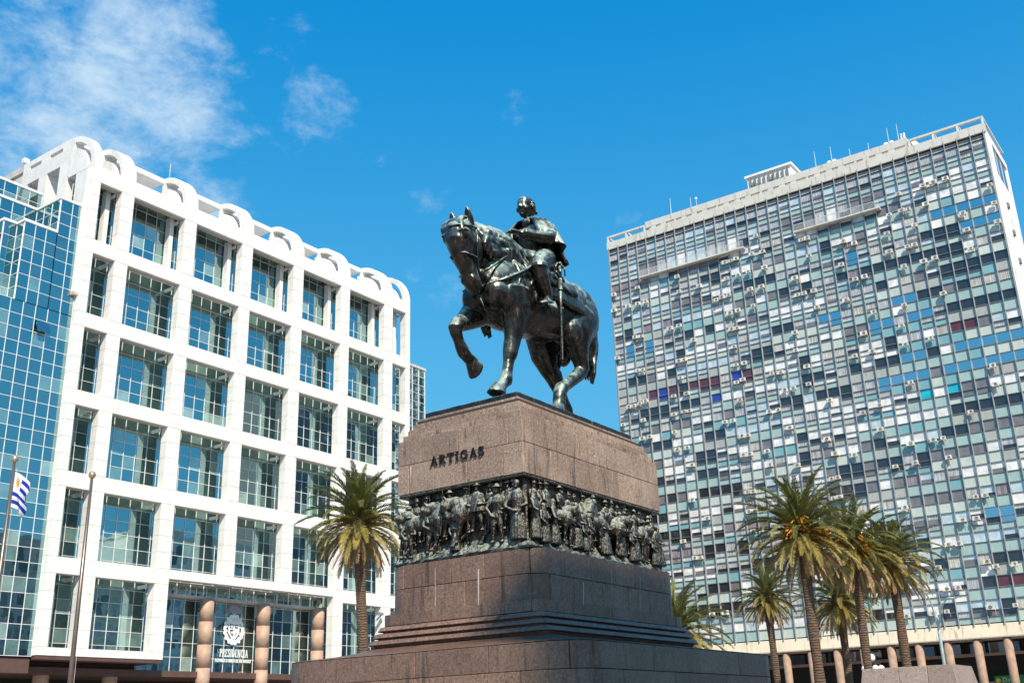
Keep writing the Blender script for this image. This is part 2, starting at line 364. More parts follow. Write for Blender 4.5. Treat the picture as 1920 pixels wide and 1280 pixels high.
# great base, blocks in three courses, and the sloping shoulder above it
HB = (5.18, 4.37, 0.9)
for z0, z1, sd_ in ((0, 1.45, 1), (1.45, 2.86, 2), (2.86, 3.42, 3)):
    course('granite_block', *HB, z0, z1, 2.6, M['granite_low'], off=sd_*0.7, depth=0.6, seed=sd_)
def sweep(name, hx, hy, r, prof, mat):
    mb = MB(); mb.rings([[(p[0], p[1], z) for p in outline(hx+d, hy+d, max(0.03, r+d))] for d, z in prof], False)
    return fixn(mb.build(name, mat, ped))
S0 = (3.82, 2.77, 0.30)
mb = MB(); rings = []
for k, (t, z) in enumerate(((0, 3.425), (0.02, 3.44), (0.5, 3.53), (0.8, 3.62), (1.0, 3.71))):
    hx = 5.18+(3.72-5.18)*t; hy = 4.37+(2.67-4.37)*t; rr = 0.9+(0.3-0.9)*t
    rings.append([(p[0], p[1], z) for p in outline(hx, hy, rr)])
mb.rings(rings, False); fixn(mb.build('sloping_shoulder', M['granite_low'], ped))
for hx, hy, zl in ((3.82, 2.77, 3.79), (3.76, 2.66, 3.955), (3.70, 2.55, 4.12)):
    sweep('step', hx, hy, 0.30, ((-0.16, zl-0.085), (-0.125, zl-0.02), (-0.004, zl-0.006), (0, zl+0.004), (-0.07, zl+0.095), (-0.16, zl+0.115)), M['granite_low'])
course('granite_block', 3.60, 2.42, 0.32, 4.235, 4.51, 1.5, M['granite_low'], off=0.4, seed=5)
course('granite_block', 3.47, 2.33, 0.55, 4.51, 5.11, 1.15, M['granite_low'], off=0.2, seed=6)
course('granite_block', 3.47, 2.33, 0.55, 5.11, 5.70, 1.2, M['granite_low'], off=0.8, seed=8)
UX, UY = 3.42, 2.0
course('granite_block', UX, UY, 0.02, 7.50, 8.27, 1.05, M['granite_pink'], off=0.0, seed=9)
course('granite_block', UX, UY, 0.02, 8.27, 8.92, 1.35, M['granite_pink'], off=0.0, seed=12)
for k, s in enumerate((0.09, 0.18, 0.27, 0.37)):
    course('granite_block', UX-s, UY-s, 0.02, 8.92+k*0.16, 9.08+k*0.16, 2.1, M['granite_pink'], off=0.0, gap=0.003, bevel=0.004, seed=20+k)
mb = MB(); mb.box(-2.89, 2.89, -1.51, 1.51, 9.561, 9.75); mb.build('bronze_cap', M['cap'], ped, bevel=0.015)
# soffit ledge and white lime runs in some joints
mb = MB(); mb.box(-3.40, 3.40, -1.98, 1.98, 7.42, 7.495); mb.build('soffit_moulding', M['frieze'], ped, bevel=0.02)
def onface(px, py, x=None, y=None):
    p = onx(px, py, x) if x is not None else ony(px, py, y); return p
for (px, y0, y1, face, w) in ((897, 1066, 1137, 'x', .030), (816, 1064, 1136, 'x', .008), (770, 874, 904, 'x2', .016), (1094, 1091, 1138, 'y', .036), (1147, 1066, 1118, 'y', .010), (1200, 1080, 1149, 'y', .012), (1148, 886, 902, 'y2', .010)):
    if face[0] == 'x':
        X = CX-(UX if face == 'x2' else 3.47); a = onx(px, y0, X); b = onx(px, y1, X); f = lambda p, d: (X-CX-d, p[0], p[1]); c0, c1 = a.y-CY, b.y-CY
    else:
        Y = CY-(UY if face == 'y2' else 2.33); a = ony(px, y0, Y); b = ony(px, y1, Y); f = lambda p, d: (p[0], Y-CY-d, p[1]); c0, c1 = a.x-CX, b.x-CX
    mb = MB(); mb.prism([(c1-w*.4, b.z), (c1+w*.4, b.z), (c0+w*.6, a.z), (c0-w*.6, a.z)], f, -0.01, 0.004); fixn(mb.build('lime_run', M['mortar'], ped))
# ARTIGAS
XF = CX-UX; a = onx(808, 876, XF); b = onx(909, 858, XF); span = a.y-b.y
word = 'ARTIGAS'; gap = 0.17; tot = sum(letter_strokes(c)[0] for c in word)+gap*(len(word)-1); hgt = span/tot; yy = a.y
for ch in word:
    mb = MB(); w = letter_mesh(mb, ch, lambda p, d: (XF-d-CX, yy-p[0]*hgt-CY, a.z+0.03+p[1]*0.235), 0.010, 0.045)
    fixn(mb.build('letter', M['letter'], ped)); yy -= (w+gap)*hgt

# ---------------------------------------------------------------- bronze frieze round the pedestal
fz = MB(); rng = random.Random(3)
def rock_ring(d, z, jit):
    return [(p[0]+p[2]*rng.uniform(-jit, jit), p[1]+p[3]*rng.uniform(-jit, jit), z+rng.uniform(-jit, jit)) for p in dense(3.20+d, 1.86+d)]
def dense(hx, hy, st=0.11):
    T, sl = slicer(hx, hy, 0.06); n = 180; return [sl(T*i/n, T*i/n+0.02)[0] for i in range(n)]
rr_ = [rock_ring(0.27, 5.705, 0), rock_ring(0.27, 5.76, 0.012), rock_ring(0.22, 5.83, 0.03), rock_ring(0.12, 5.92, 0.04), rock_ring(0.03, 6.0, 0.02), rock_ring(0.0, 6.1, 0.004), rock_ring(0.0, 6.8, 0.002), rock_ring(0.0, 7.42, 0.0)]
fz.rings(rr_, False); FR = fixn(fz.build('frieze', M['frieze'], ped)); FR['label'] = 'bronze relief band of marching people and horses'

def person_mesh(kind, seed):
    g = random.Random(seed); mb = MB(); lean = g.uniform(-.05, .05); hh = 1.0
    # x = out of the wall, y = sideways, z = up ; 1 unit tall, feet at 0
    if kind in ('woman', 'robe'):
        w = .17 if kind == 'woman' else .14
        mb.loft([(0,0,0,w,w*.9), (0,0,.12,w*.96,w*.85), (0,0,.35,w*.72,w*.62), (0,lean*.5,.52,.10,.085), (0,lean,.68,.125,.09), (0,lean,.80,.10,.07), (0,lean,.84,.04,.04)], 16)
        for k in range(9):
            a = k/9*math.pi-math.pi/2; mb.tube([(math.cos(a)*w*.92, math.sin(a)*w, .01), (math.cos(a)*.1, math.sin(a)*.11, .42)], [.022,.010], 5)
    else:
        st = g.uniform(.05, .12)
        for s in (-1, 1):
            f = g.uniform(-.02, .08)
            mb.loft([(0, s*.055, .50, .075, .08), (.02+f*.4, s*(.05+st*.3), .30, .055, .06), (f, s*(.05+st*.6), .16, .045, .045), (f*.8, s*(.05+st*.7), .05, .035, .035), (f*.8, s*(.05+st*.7), .0, .04, .05)], 9)
            mb.ell((f*.8+.035, s*(.05+st*.7), .018), (.065, .033, .022), 8, 5)
        mb.loft([(0,0,.42,.10,.085), (0,lean*.4,.56,.092,.075), (.01,lean,.70,.12,.09), (0,lean,.79,.105,.07), (0,lean,.83,.045,.045)], 14)
        if kind == 'poncho':
            mb.loft([(0,lean,.40,.20,.15), (0,lean,.52,.19,.14), (0,lean,.70,.15,.11), (0,lean,.80,.10,.075), (0,lean,.84,.05,.05)], 16)
            for k in range(8):
                a = k/8*math.pi-math.pi/2; mb.tube([(math.cos(a)*.145, lean+math.sin(a)*.2, .395), (math.cos(a)*.10, lean+math.sin(a)*.13, .72)], [.02,.008], 5)
    for s in (-1, 1):
        e = (g.uniform(.02,.12), lean+s*g.uniform(.15,.2), g.uniform(.54,.6)); hnd = (g.uniform(.1,.18), lean+s*g.uniform(.02,.16), g.uniform(.44,.66))
        mb.tube([(0, lean+s*.105, .785), e, hnd], [.05,.038,.026], 8); mb.ell(hnd, (.035,.03,.03), 8, 5)
    mb.tube([(0,lean,.80), (.012,lean*1.1,.88)], [.042,.036], 8)
    hx_ = .015; hy_ = lean*1.2+g.uniform(-.015,.015)
    mb.ell((hx_, hy_, .925), (.058,.05,.068), 12, 9); mb.ell((hx_+.055, hy_, .92), (.016,.012,.018), 6, 5); mb.ell((hx_+.03, hy_, .875), (.034,.034,.035), 8, 6)
    if kind == 'soldier':
        mb.loft([(hx_,hy_,.945,.056,.06), (hx_,hy_,1.03,.05,.055)], 12); mb.ell((hx_+.06,hy_,.955), (.04,.05,.012), 10, 5)
        mb.tube([(.10,lean+.13,.30), (.02,lean+.02+g.uniform(-.1,.12),1.14)], [.020,.012], 6)
    elif kind in ('poncho', 'hat'):
        mb.ell((hx_,hy_,.962), (.115,.105,.018), 14, 6); mb.ell((hx_,hy_,.985), (.058,.054,.052), 12, 8)
        if g.random() < .5: mb.tube([(.14,lean-.17,.02), (.10,lean-.12,1.12)], [.013,.011], 6)
    elif kind == 'woman':
        mb.ell((hx_-.015,hy_,.935), (.066,.060,.074), 12, 8); mb.loft([(0,lean,.60,.15,.11), (0,lean,.80,.09,.075), (-.01,hy_,.93,.055,.06)], 12)
    else:
        mb.ell((hx_-.012,hy_,.94), (.062,.056,.062), 12, 8)
    return mb
FIGS = [sculpt(person_mesh(k, 40+i), 'relief_figure', M['frieze'], 0.0125, 1, False) for i, k in enumerate(('poncho','soldier','hat','woman','robe','soldier','poncho','man','hat','woman'))]
# ================================================================ horse sculptor (u forward, v to its left, z up; 4.8 m at the croup)
def HT(p):
    """carry the head: brow pushed forward, chin drawn in and turned a little to the near side"""
    u, v, z = p[0], p[1], p[2]; w = max(0., min(1., (u-2.45)/.35)); k = max(-.35, min(1.05, (4.85-z)/1.7))
    return (u+w*(.12-.20*k), v+w*.17*max(0., k), z)
def horse_mb(raised=True, head=True):
    mb = MB()
    body = [(-2.92,3.95,.40,.36),(-2.75,3.98,.68,.62),(-2.4,3.98,.90,.84),(-1.9,3.95,.98,.93),(-1.35,3.88,.92,.86),(-.7,3.72,.96,.86),(0,3.64,1.02,.88),(.7,3.62,1.06,.87),(1.3,3.62,1.12,.81),(1.85,3.55,1.0,.76),(2.2,3.45,.74,.62),(2.42,3.38,.42,.38)]
    mb.loft([(u,0,z,w,h) for u,z,h,w in body], 22, p=2.15)
    for s in (-1,1):
        mb.ell((-2.05,s*.52,3.75), (.80,.46,.92), 16, 10); mb.ell((1.55,s*.52,3.45), (.52,.35,.82), 16, 10, rot=Matrix.Rotation(R(-18),3,'Y'))
        mb.ell((2.12,s*.36,3.25), (.36,.36,.48), 12, 9); mb.ell((-1.4,s*.62,3.05), (.42,.30,.52), 12, 9)
        mb.ell((-2.45,s*.45,3.2), (.42,.33,.75), 12, 9)
    # neck: high and arched
    mb.loft([(.85,0,4.0,.55,.85),(1.35,0,4.15,.55,.98),(1.8,0,4.35,.50,.92),(2.2,0,4.58,.43,.74),(2.55,0,4.72,.36,.58),(2.80,0,4.77,.33,.48),(2.98,0,4.78,.28,.38)], 18)
    mb.loft([(.75,0,4.72,.16,.16),(1.3,0,5.0,.16,.18),(1.9,0,5.2,.15,.18),(2.45,0,5.23,.14,.16),(2.8,0,5.08,.14,.16)], 10)
    # head, tucked
    h = .0; body_mb = mb; mb = MB()
    mb.loft([(2.66,0,5.04,.24,.26),(2.90,0,4.97,.33,.36),(3.10,h*.3,4.70,.40,.46),(3.14,h*.5,4.42,.40,.47),(3.12,h*.7,4.10,.32,.41),(3.06,h,3.80,.255,.32),(2.99,h,3.54,.235,.27),(2.93,h,3.36,.255,.28),(2.86,h,3.22,.235,.24),(2.80,h,3.12,.15,.15)], 18)
    for s in (-1,1):
        mb.ell((2.80,s*.22+.02,4.38), (.34,.17,.40), 12, 9); mb.ell((3.33,s*.33+.02,4.52), (.14,.11,.11), 10, 8)
        mb.ell((3.35,s*.32+.02,4.63), (.18,.13,.06), 10, 6); mb.ell((3.08,s*.15+h,3.38), (.12,.10,.13), 10, 8)
        mb.tube([(3.36,s*.28,4.34),(3.30,s*.23+h,4.0),(3.20,s*.20+h,3.7)], [.06,.05,.03], 7)
        # ears
        mb.loft([(2.88,s*.23,4.98,.13,.12),(2.96,s*.26,5.18,.14,.11),(3.01,s*.27,5.36,.10,.075),(3.05,s*.27,5.50,.02,.02)], 9)
    mb.ell((2.80,h,3.10), (.17,.16,.10), 10, 6)
    body_mb.add([HT(q) for q in mb.v], mb.f); mb = body_mb
    def foot(x, y, z, tilt=0, r=.25):
        rot = Matrix.Rotation(R(tilt),3,'Y'); pr = [(0,.17),(-.10,.20),(-.34,.27),(-.36,.20)]; rs = []
        for dz, rr in pr:
            rs.append([Vector((x,y,z))+rot @ Vector((rr*1.12*math.cos(2*math.pi*k/14)-dz*.35, rr*.92*math.sin(2*math.pi*k/14), dz)) for k in range(14)])
        mb.rings(rs[::-1])
    # near (left) fore, planted
    mb.loft([(1.5,.52,3.5,.40,.58),(1.42,.52,2.95,.36,.50),(1.45,.50,2.5,.29,.38),(1.55,.48,2.0,.215,.27),(1.62,.46,1.72,.215,.235),(1.66,.46,1.55,.205,.215),(1.72,.45,1.35,.15,.17),(1.80,.45,1.0,.14,.155),(1.86,.45,.80,.18,.20),(1.98,.45,.66,.15,.16),(2.12,.45,.54,.16,.17)], 14)
    mb.ell((1.80,.45,.76), (.16,.13,.15), 10, 8); foot(2.16,.45,.60,-8)
    # off (right) fore
    if raised:
        mb.loft([(1.6,-.5,3.4,.38,.55),(1.85,-.5,2.95,.36,.46),(2.25,-.49,2.66,.29,.34),(2.56,-.47,2.44,.23,.25),(2.78,-.46,2.33,.215,.225),(2.87,-.46,2.20,.21,.21),(2.83,-.46,2.04,.165,.185),(2.74,-.45,1.86,.14,.155),(2.62,-.45,1.68,.17,.18),(2.53,-.45,1.58,.175,.19),(2.38,-.45,1.49,.155,.165),(2.28,-.45,1.45,.16,.17)], 14)
        mb.ell((2.50,-.45,1.64), (.15,.14,.16), 10, 8); foot(2.24,-.45,1.44,62)
    else:
        mb.loft([(1.5,-.52,3.5,.40,.58),(1.3,-.52,2.95,.33,.46),(1.2,-.50,2.5,.26,.34),(1.15,-.48,2.0,.19,.24),(1.1,-.46,1.62,.195,.20),(1.0,-.45,1.0,.125,.14),(.95,-.45,.80,.165,.185),(1.05,-.45,.54,.16,.17)], 14); foot(1.08,-.45,.60,-8)
    # near hind, carried forward
    mb.loft([(-2.0,.5,3.7,.50,.85),(-1.72,.54,3.15,.42,.68),(-1.80,.50,2.7,.34,.50),(-2.0,.46,2.35,.235,.33),(-2.10,.44,2.12,.21,.28),(-1.98,.43,1.94,.19,.23),(-1.55,.43,1.62,.16,.185),(-1.12,.43,1.34,.16,.18),(-.90,.43,1.20,.205,.215),(-.80,.43,1.02,.20,.205),(-.76,.43,.84,.19,.20),(-.74,.43,.70,.19,.20)], 14)
    mb.tube([(-2.45,.46,2.9),(-2.30,.45,2.45),(-2.26,.44,2.18)], [.12,.07,.10], 8); foot(-.72,.43,.70,-4)
    # off hind, set back
    mb.loft([(-2.0,-.5,3.6,.50,.85),(-1.35,-.55,3.0,.42,.66),(-1.45,-.50,2.55,.35,.50),(-1.68,-.46,2.15,.25,.36),(-1.90,-.44,1.98,.23,.36),(-2.10,-.43,1.66,.19,.25),(-2.32,-.43,1.32,.17,.185),(-2.48,-.43,1.08,.20,.205),(-2.55,-.43,.88,.18,.185),(-2.56,-.43,.68,.185,.19)], 14)
    mb.tube([(-2.3,-.46,2.7),(-2.14,-.45,2.3),(-2.08,-.44,2.02)], [.12,.07,.10], 8); foot(-2.54,-.43,.68,0)
    return mb
def strands(mb, path_fn, n, rad, seg=7, sides=6):
    for k in range(n):
        p = path_fn(k); m = len(p)
        mb.tube(p, [rad*(.55+.6*math.sin(math.pi*min(1,(i+.6)/m)))*(1 if i < m-1 else .35) for i in range(m)], sides)
# ================================================================ equestrian statue
stat = thing('equestrian_statue', 'dark bronze rider in a cape on a horse with one foreleg raised', 'statue', (CX, CY, 9.75), rz=math.pi)
mb = MB(); g = random.Random(2)
rs = []
for d, z in ((0, .005), (-.03, .14), (-.12, .25)):
    rs.append([(p[0]-.30+g.uniform(-.02,.02), p[1]+g.uniform(-.02,.02), z) for p in outline(2.58+d, 1.0+d, .35)])
mb.rings(rs); fixn(mb.build('base_plate', M['bronze'], stat))
horse = sculpt(horse_mb(), 'horse', M['bronze'], 0.034, 4, stat)
# mane
mb = MB(); g = random.Random(5)
def mane_left(k):
    t = (k+.5)/46; u0 = .75+2.0*t; zc = 4.78+.52*math.sin(math.pi*min(1,(u0-.5)/2.6))**.8; ln = (1.30-.30*t)*g.uniform(.7,1.2); back = g.uniform(-.35,.05)-.25*(1-t)
    out = []
    for i in range(8):
        q = i/7; v = .04+.62*math.sin(q*1.45)*(.95 if t < .6 else .80); 
        out.append((u0+back*q+.07*math.sin(q*9+k*1.7), v+.035*math.sin(q*11+k), zc+.05-ln*q*q*.65-ln*q*.35+.04*math.sin(q*8+k*.9)))
    return out
strands(mb, mane_left, 46, .105)
def mane_r(k):
    t = (k+.5)/22; u0 = .75+2.0*t; zc = 4.78+.52*math.sin(math.pi*min(1,(u0-.5)/2.6))**.8; ln = .7*g.uniform(.7,1.1)
    return [(u0-.2*q+.05*math.sin(q*9+k), -.04-.55*math.sin(q*1.4), zc+.05-ln*q) for q in [i/6 for i in range(7)]]
strands(mb, mane_r, 22, .085)
def lock(k):   # long locks over the shoulder
    u0 = .55+.10*k; ln = 1.25+.25*math.sin(k*1.9)
    return [(u0+.32*q*math.sin(k)+.06*math.sin(q*10+k*2), .30+.58*math.sin(q*1.3), 4.72+.02*k-ln*q+.03*math.sin(q*9+k)) for q in [i/8 for i in range(9)]]
strands(mb, lock, 9, .09)
for k in range(30):     # tight curls on the neck
    q = g.random(); u0 = 1.5+1.15*q; mb.ell((u0, .40+.16*math.sin(k), 4.95-.75*g.random()), (.15,.09,.13), 8, 6)
def fore(k):
    v0 = -.26+.058*k
    return [(2.95+.46*math.sin(q*1.7), v0*(1+.3*q)+.04*math.sin(q*8+k), 5.12+.05*math.sin(q*5)-.62*q*q) for q in [i/6 for i in range(7)]]
fm = MB(); strands(fm, fore, 9, .085); mb.add([HT(q) for q in fm.v], fm.f)
for k in range(7): mb.ell((1.7+.17*k, .05*math.sin(k*2), 5.30+.03*math.sin(k*1.7)-.02*k), (.15,.11,.09), 8, 6)
sculpt(mb, 'mane', M['bronze'], 0.030, 2, stat)
# tail
mb = MB(); g = random.Random(9)
def tl(k):
    a = k*2.399; rr = .16*math.sqrt((k+.5)/22); ln = g.uniform(.78,1.05)
    pts = []
    for i in range(10):
        q = i/9*ln; cu = -2.82-.55*math.sin(min(1,q*1.5)*1.75)+.30*q; cz = 4.35+.02-2.4*q**1.25
        w = .5+1.1*math.sin(math.pi*min(1,q*.85))
        pts.append((cu+rr*w*math.cos(a)+.03*math.sin(q*9+k), .05+rr*w*math.sin(a)+.05*math.sin(q*8+k*2), cz))
    return pts
strands(mb, tl, 22, .085); sculpt(mb, 'tail', M['bronze'], 0.030, 2, stat)
# saddle cloth, girth, bed roll
mb = MB()
def cloth(mb, u0, u1, zlow, off, nu=12, nv=15, wav=.02):
    rings = []
    for i in range(nu+1):
        u = u0+(u1-u0)*i/nu; row = []
        hw = .97+off-.05*abs(u+.3); top = 4.70+off+(.10 if u < -1.1 else 0)*min(1,(-1.1-u)*2 if u < -1.1 else 0)+.02*u
        for j in range(nv+1):
            a = (j/nv-.5)*2; s = math.copysign(1, a); q = abs(a)
            if q < .45: th = q/.45*math.pi/2*.92; v = s*hw*math.sin(th); z = top-(1-math.cos(th))*.72
            else: k = (q-.45)/.55; v = s*(hw*.992+.03*k); z = top-.665-(top-.665-zlow)*k
            row.append((u+.02*math.sin(a*7), v+wav*math.sin(u*7+a*5), z))
        rings.append(row)
    n = nv+1; fs = []
    inner = [[(p[0], p[1]*.90, p[2]-.10 if abs(p[1]) < .75 else p[2]+.01) for p in r] for r in rings]
    vs = [p for r in rings for p in r]+[p for r in inner for p in r]; K = (nu+1)*n
    for i in range(nu):
        for j in range(nv):
            a = i*n+j; fs += [(a,a+1,a+n+1,a+n), (K+a,K+a+n,K+a+n+1,K+a+1)]
    for i in range(nu):
        for a in (i*n, i*n+nv): fs.append((a,a+n,K+a+n,K+a))
    for j in range(nv):
        for a in (j, nu*n+j): fs.append((a,a+1,K+a+1,K+a))
    mb.add(vs, fs)
cloth(mb, -1.75, .62, 3.55, .03); fixn(mb.build('saddle_cloth', M['bronze'], stat, smooth=True))
mb = MB(); cloth(mb, -1.15, .48, 3.95, .10, 10, 13)
mb.loft([(-1.05,0,4.82,.55,.22),(-.85,0,4.98,.5,.24),(-.6,0,4.90,.45,.18),(-.1,0,4.84,.45,.16),(.35,0,4.92,.42,.22),(.5,0,4.98,.34,.20)], 14)
sculpt(mb, 'saddle', M['bronze'], 0.045, 3, stat)
mb = MB(); mb.loft([(.55,.78,4.52,.27,.27),(.62,.62,4.70,.27,.27),(.66,.2,4.90,.26,.25),(.66,-.2,4.90,.26,.25),(.62,-.62,4.70,.27,.27),(.55,-.78,4.52,.24,.24)], 14, lat=(1,0,0))
for s in (-1,1): mb.loft([(.52,s*.86,4.5,.17,.14),(.46,s*.98,4.15,.15,.12),(.42,s*1.0,3.85,.09,.08)], 10)
sculpt(mb, 'bed_roll', M['bronze'], 0.035, 3, stat)
# ---------------- rider
mb = MB()
mb.loft([(-.42,0,4.75,.46,.42),(-.42,0,5.05,.47,.42),(-.38,0,5.35,.42,.34),(-.34,0,5.65,.50,.38),(-.32,0,5.95,.60,.40),(-.30,0,6.12,.62,.32),(-.27,0,6.25,.40,.26),(-.24,0,6.36,.21,.21),(-.20,0,6.52,.175,.19)], 18)
hd = Vector((-.13,0,6.83))
mb.ell(hd+Vector((-.03,0,.07)), (.295,.235,.31), 18, 14); mb.loft([(.03,0,6.95,.20,.21),(.05,0,6.76,.19,.21),(.06,0,6.60,.155,.175),(.08,0,6.51,.10,.11)], 14)
mb.loft([(.20,0,6.88,.035,.04),(.27,0,6.76,.055,.05),(.25,0,6.72,.06,.03)], 8); mb.ell((.20,0,6.635), (.05,.085,.022), 8, 6); mb.ell((.20,0,6.60), (.05,.075,.022), 8, 6); mb.ell((.17,0,6.53), (.07,.08,.055), 8, 6)
mb.ell((.15,0,6.905), (.05,.15,.030), 10, 6); mb.ell((.05,0,7.0), (.17,.19,.16), 12, 8)
for s in (-1,1):
    mb.ell((-.10,s*.255,6.80), (.075,.04,.11), 8, 6); mb.ell((.15,s*.09,6.84), (.045,.05,.03), 8, 6); mb.ell((.12,s*.14,6.72), (.10,.07,.09), 8, 6)
    for k in range(16):    # curls at the sides and back of the head
        a = R(95+6.2*k); mb.ell((-.10+.275*math.cos(a), s*.228*math.sin(a), 6.97-.28*((k*37) % 10)/10), (.06,.055,.06), 7, 5)
for k in range(10): mb.ell((-.35, -.18+.040*k, 6.72+.05*(k % 3)), (.06,.055,.075), 7, 5)
def hand(mb, w, d, up, side, curl=.6):
    """palm at wrist w pointing d, five fingers"""
    d = Vector(d).normalized(); up = Vector(up); up = (up-d*up.dot(d)).normalized(); lt = d.cross(up)*side; w = Vector(w)
    pl = w+d*.20; mb.loft([(*(w-d*.03),.085,.065),(*(w+d*.08),.11,.06),(*pl,.125,.055),(*(pl+d*.05),.115,.05)], 10, lat=lt)
    for i, (o, ln) in enumerate(((-.095,.20),(-.032,.235),(.032,.225),(.092,.175))):
        b = pl+lt*o+d*.04; k1 = b+d*ln*.5-up*.03*curl; k2 = k1+d*ln*.35*(1-.5*curl)-up*ln*.5*curl; k3 = k2-up*ln*.28*curl+d*ln*.12*(1-curl)
        mb.tube([b, k1, k2, k3], [.036,.034,.030,.022], 7)
    b = w+d*.07-lt*.09; mb.tube([b, b-lt*.07+d*.08-up*.03, b-lt*.06+d*.17-up*.06], [.042,.036,.026], 7)
# left arm forward to the reins
sh = (-.36,.60,6.02); el = (.08,.90,5.50); wr = (.98,.44,5.47)
mb.loft([(*sh,.23,.25),(-.20,.78,5.76,.21,.22),(*el,.20,.20),(.38,.78,5.45,.195,.19),(.66,.62,5.45,.185,.175),(.86,.51,5.46,.18,.165),(.90,.485,5.46,.12,.11),(*wr,.09,.08)], 12, lat=(0,0,1))
hand(mb, wr, (.9,-.42,.02), (0,0,1), -1, .65)
# right arm
mb.loft([(-.36,-.60,6.02,.22,.24),(-.30,-.78,5.72,.20,.21),(-.05,-.82,5.40,.18,.18),(.30,-.62,5.30,.16,.16),(.48,-.48,5.28,.12,.11),(.54,-.44,5.28,.09,.08)], 12, lat=(0,0,1))
hand(mb, (.54,-.44,5.28), (.9,.35,0), (0,0,1), 1, .8)
for s in (-1,1):
    mb.loft([(-.42,s*.34,4.98,.34,.36),(.05,s*.68,4.88,.33,.33),(.55,s*.92,4.62,.29,.29),(.86,s*1.0,4.40,.26,.265),(.93,s*1.03,4.20,.24,.245),(.84,s*1.05,3.95,.225,.25),(.70,s*1.06,3.66,.18,.20),(.58,s*1.06,3.45,.145,.155),(.58,s*1.06,3.30,.135,.15)], 14)
    mb.loft([(.42,s*1.06,3.26,.12,.10),(.64,s*1.08,3.22,.14,.115),(.86,s*1.09,3.14,.135,.09),(1.02,s*1.09,3.08,.08,.055)], 10)
    mb.loft([(.92,s*1.02,4.30,.265,.27),(.93,s*1.03,4.18,.275,.28),(.92,s*1.03,4.14,.22,.22)], 12)
rider = sculpt(mb, 'rider', M['bronze'], 0.022, 2, stat)
# cape: shoulder fall, thrown back over the left arm, hanging behind
def cape_surface():
    rows = []
    for i in range(15):
        q = i/14; row = []
        for j in range(53):
            a = R(-150+300*j/52)            # 0 = straight back, + = left
            lf = .5+.5*math.sin(a); bk = math.cos(a); fr = max(0, -bk)
            ln = .46+.46*max(0, bk)+.34*lf*(1-fr)+.10*(1-lf)
            k = min(1, q*2.2)
            rl = .23+.60*k**.8+(.30+.20*lf)*max(0, q-.35); rf = .25+.24*k**.8+(.50*max(0, bk)+.10)*max(0, q-.35)*1.2
            z = 6.45-.30*k**1.6-(ln+.15)*max(0, q-.30)/.70
            fold = 1+q*(.085*math.sin(a*8+.8)+.045*math.sin(a*15+2))
            row.append(Vector((-.25-rf*bk*fold, rl*math.sin(a)*fold, z-.05*q*math.sin(a*6))))
        rows.append(row)
    return rows
def shell(mb, rows, th):
    n = len(rows[0]); m = len(rows); nr = []
    for i in range(m):
        r = []
        for j in range(n):
            du = rows[i][min(j+1,n-1)]-rows[i][max(j-1,0)]; dv = rows[min(i+1,m-1)][j]-rows[max(i-1,0)][j]
            nn = du.cross(dv); r.append(rows[i][j]-(nn.normalized() if nn.length > 1e-9 else Vector((0,0,1)))*th)
        nr.append(r)
    K = m*n; vs = [p for r in rows for p in r]+[p for r in nr for p in r]; fs = []
    for i in range(m-1):
        for j in range(n-1): a = i*n+j; fs += [(a,a+1,a+n+1,a+n), (K+a,K+a+n,K+a+n+1,K+a+1)]
        for a in (i*n, i*n+n-1): fs.append((a,a+n,K+a+n,K+a))
    for j in range(n-1):
        for a in (j, (m-1)*n+j): fs.append((a,a+1,K+a+1,K+a))
    mb.add(vs, fs)
mb = MB(); shell(mb, cape_surface(), .055); fixn(mb.build('cape', M['bronze'], stat, smooth=True))
rows = []
for i in range(12):
    q = i/11; row = []
    for j in range(33):
        a = R(-30+125*j/32); f = 1+.10*math.sin(a*14+q*2)*(.4+q)
        row.append(Vector((-.30-(.50-.02*q)*math.cos(a)*f, (.70+.02*q)*math.sin(a)*f, 5.85-1.22*q-.10*q*math.sin(a*5))))
    rows.append(row)
mb = MB(); shell(mb, rows, .06); fixn(mb.build('cape_drape', M['bronze'], stat, smooth=True))
mb = MB()   # stand collar
for k, (z, r1) in enumerate(((6.30,.27),(6.42,.25))): pass
mb.loft([(-.25,0,6.26,.30,.30),(-.23,0,6.36,.26,.27),(-.21,0,6.47,.235,.245)], 16); fixn(mb.build('collar', M['bronze'], stat, smooth=True))
# sword
mb = MB(); V = 1.12
mb.tube([(-0.04,V,4.42),(0.00,V,3.6),(0.06,V+.02,2.6),(0.08,V+.02,1.92),(0.08,V+.02,1.84)], [.055,.052,.045,.036,.05], 8)
for z in (4.1,3.5): mb.tube([(-0.03,V,z),(-0.03,V,z-.08)], .068, 8)
sw = fixn(mb.build('sword_scabbard', M['bronze'], stat, smooth=True)); sw.location.z = -.24
mb = MB(); mb.tube([(-0.05,V,4.44),(-0.06,V,4.82)], [.045,.05], 8); mb.ell((-0.06,V,4.88), (.08,.07,.08), 10, 8)
mb.tube([(-0.28,V-.02,4.40),(-0.14,V,4.48),(0.04,V,4.47),(0.21,V+.02,4.56)], [.035,.04,.04,.045], 7)
mb.tube([(0.18,V+.02,4.54),(0.20,V+.02,4.74),(0.04,V,4.90),(-0.04,V,4.89)], .026, 7); mb.tube([(-0.06,V+.16,4.46),(-0.02,V+.18,4.68),(-0.05,V+.05,4.86)], .022, 7)
mb.tube([(-0.16,V-.1,4.5),(-0.24,V-.16,4.72),(-0.09,V-.1,4.95)], .03, 7)
h_ = fixn(mb.build('sword_hilt', M['bronze'], stat, smooth=True)); h_.location.z = -.24
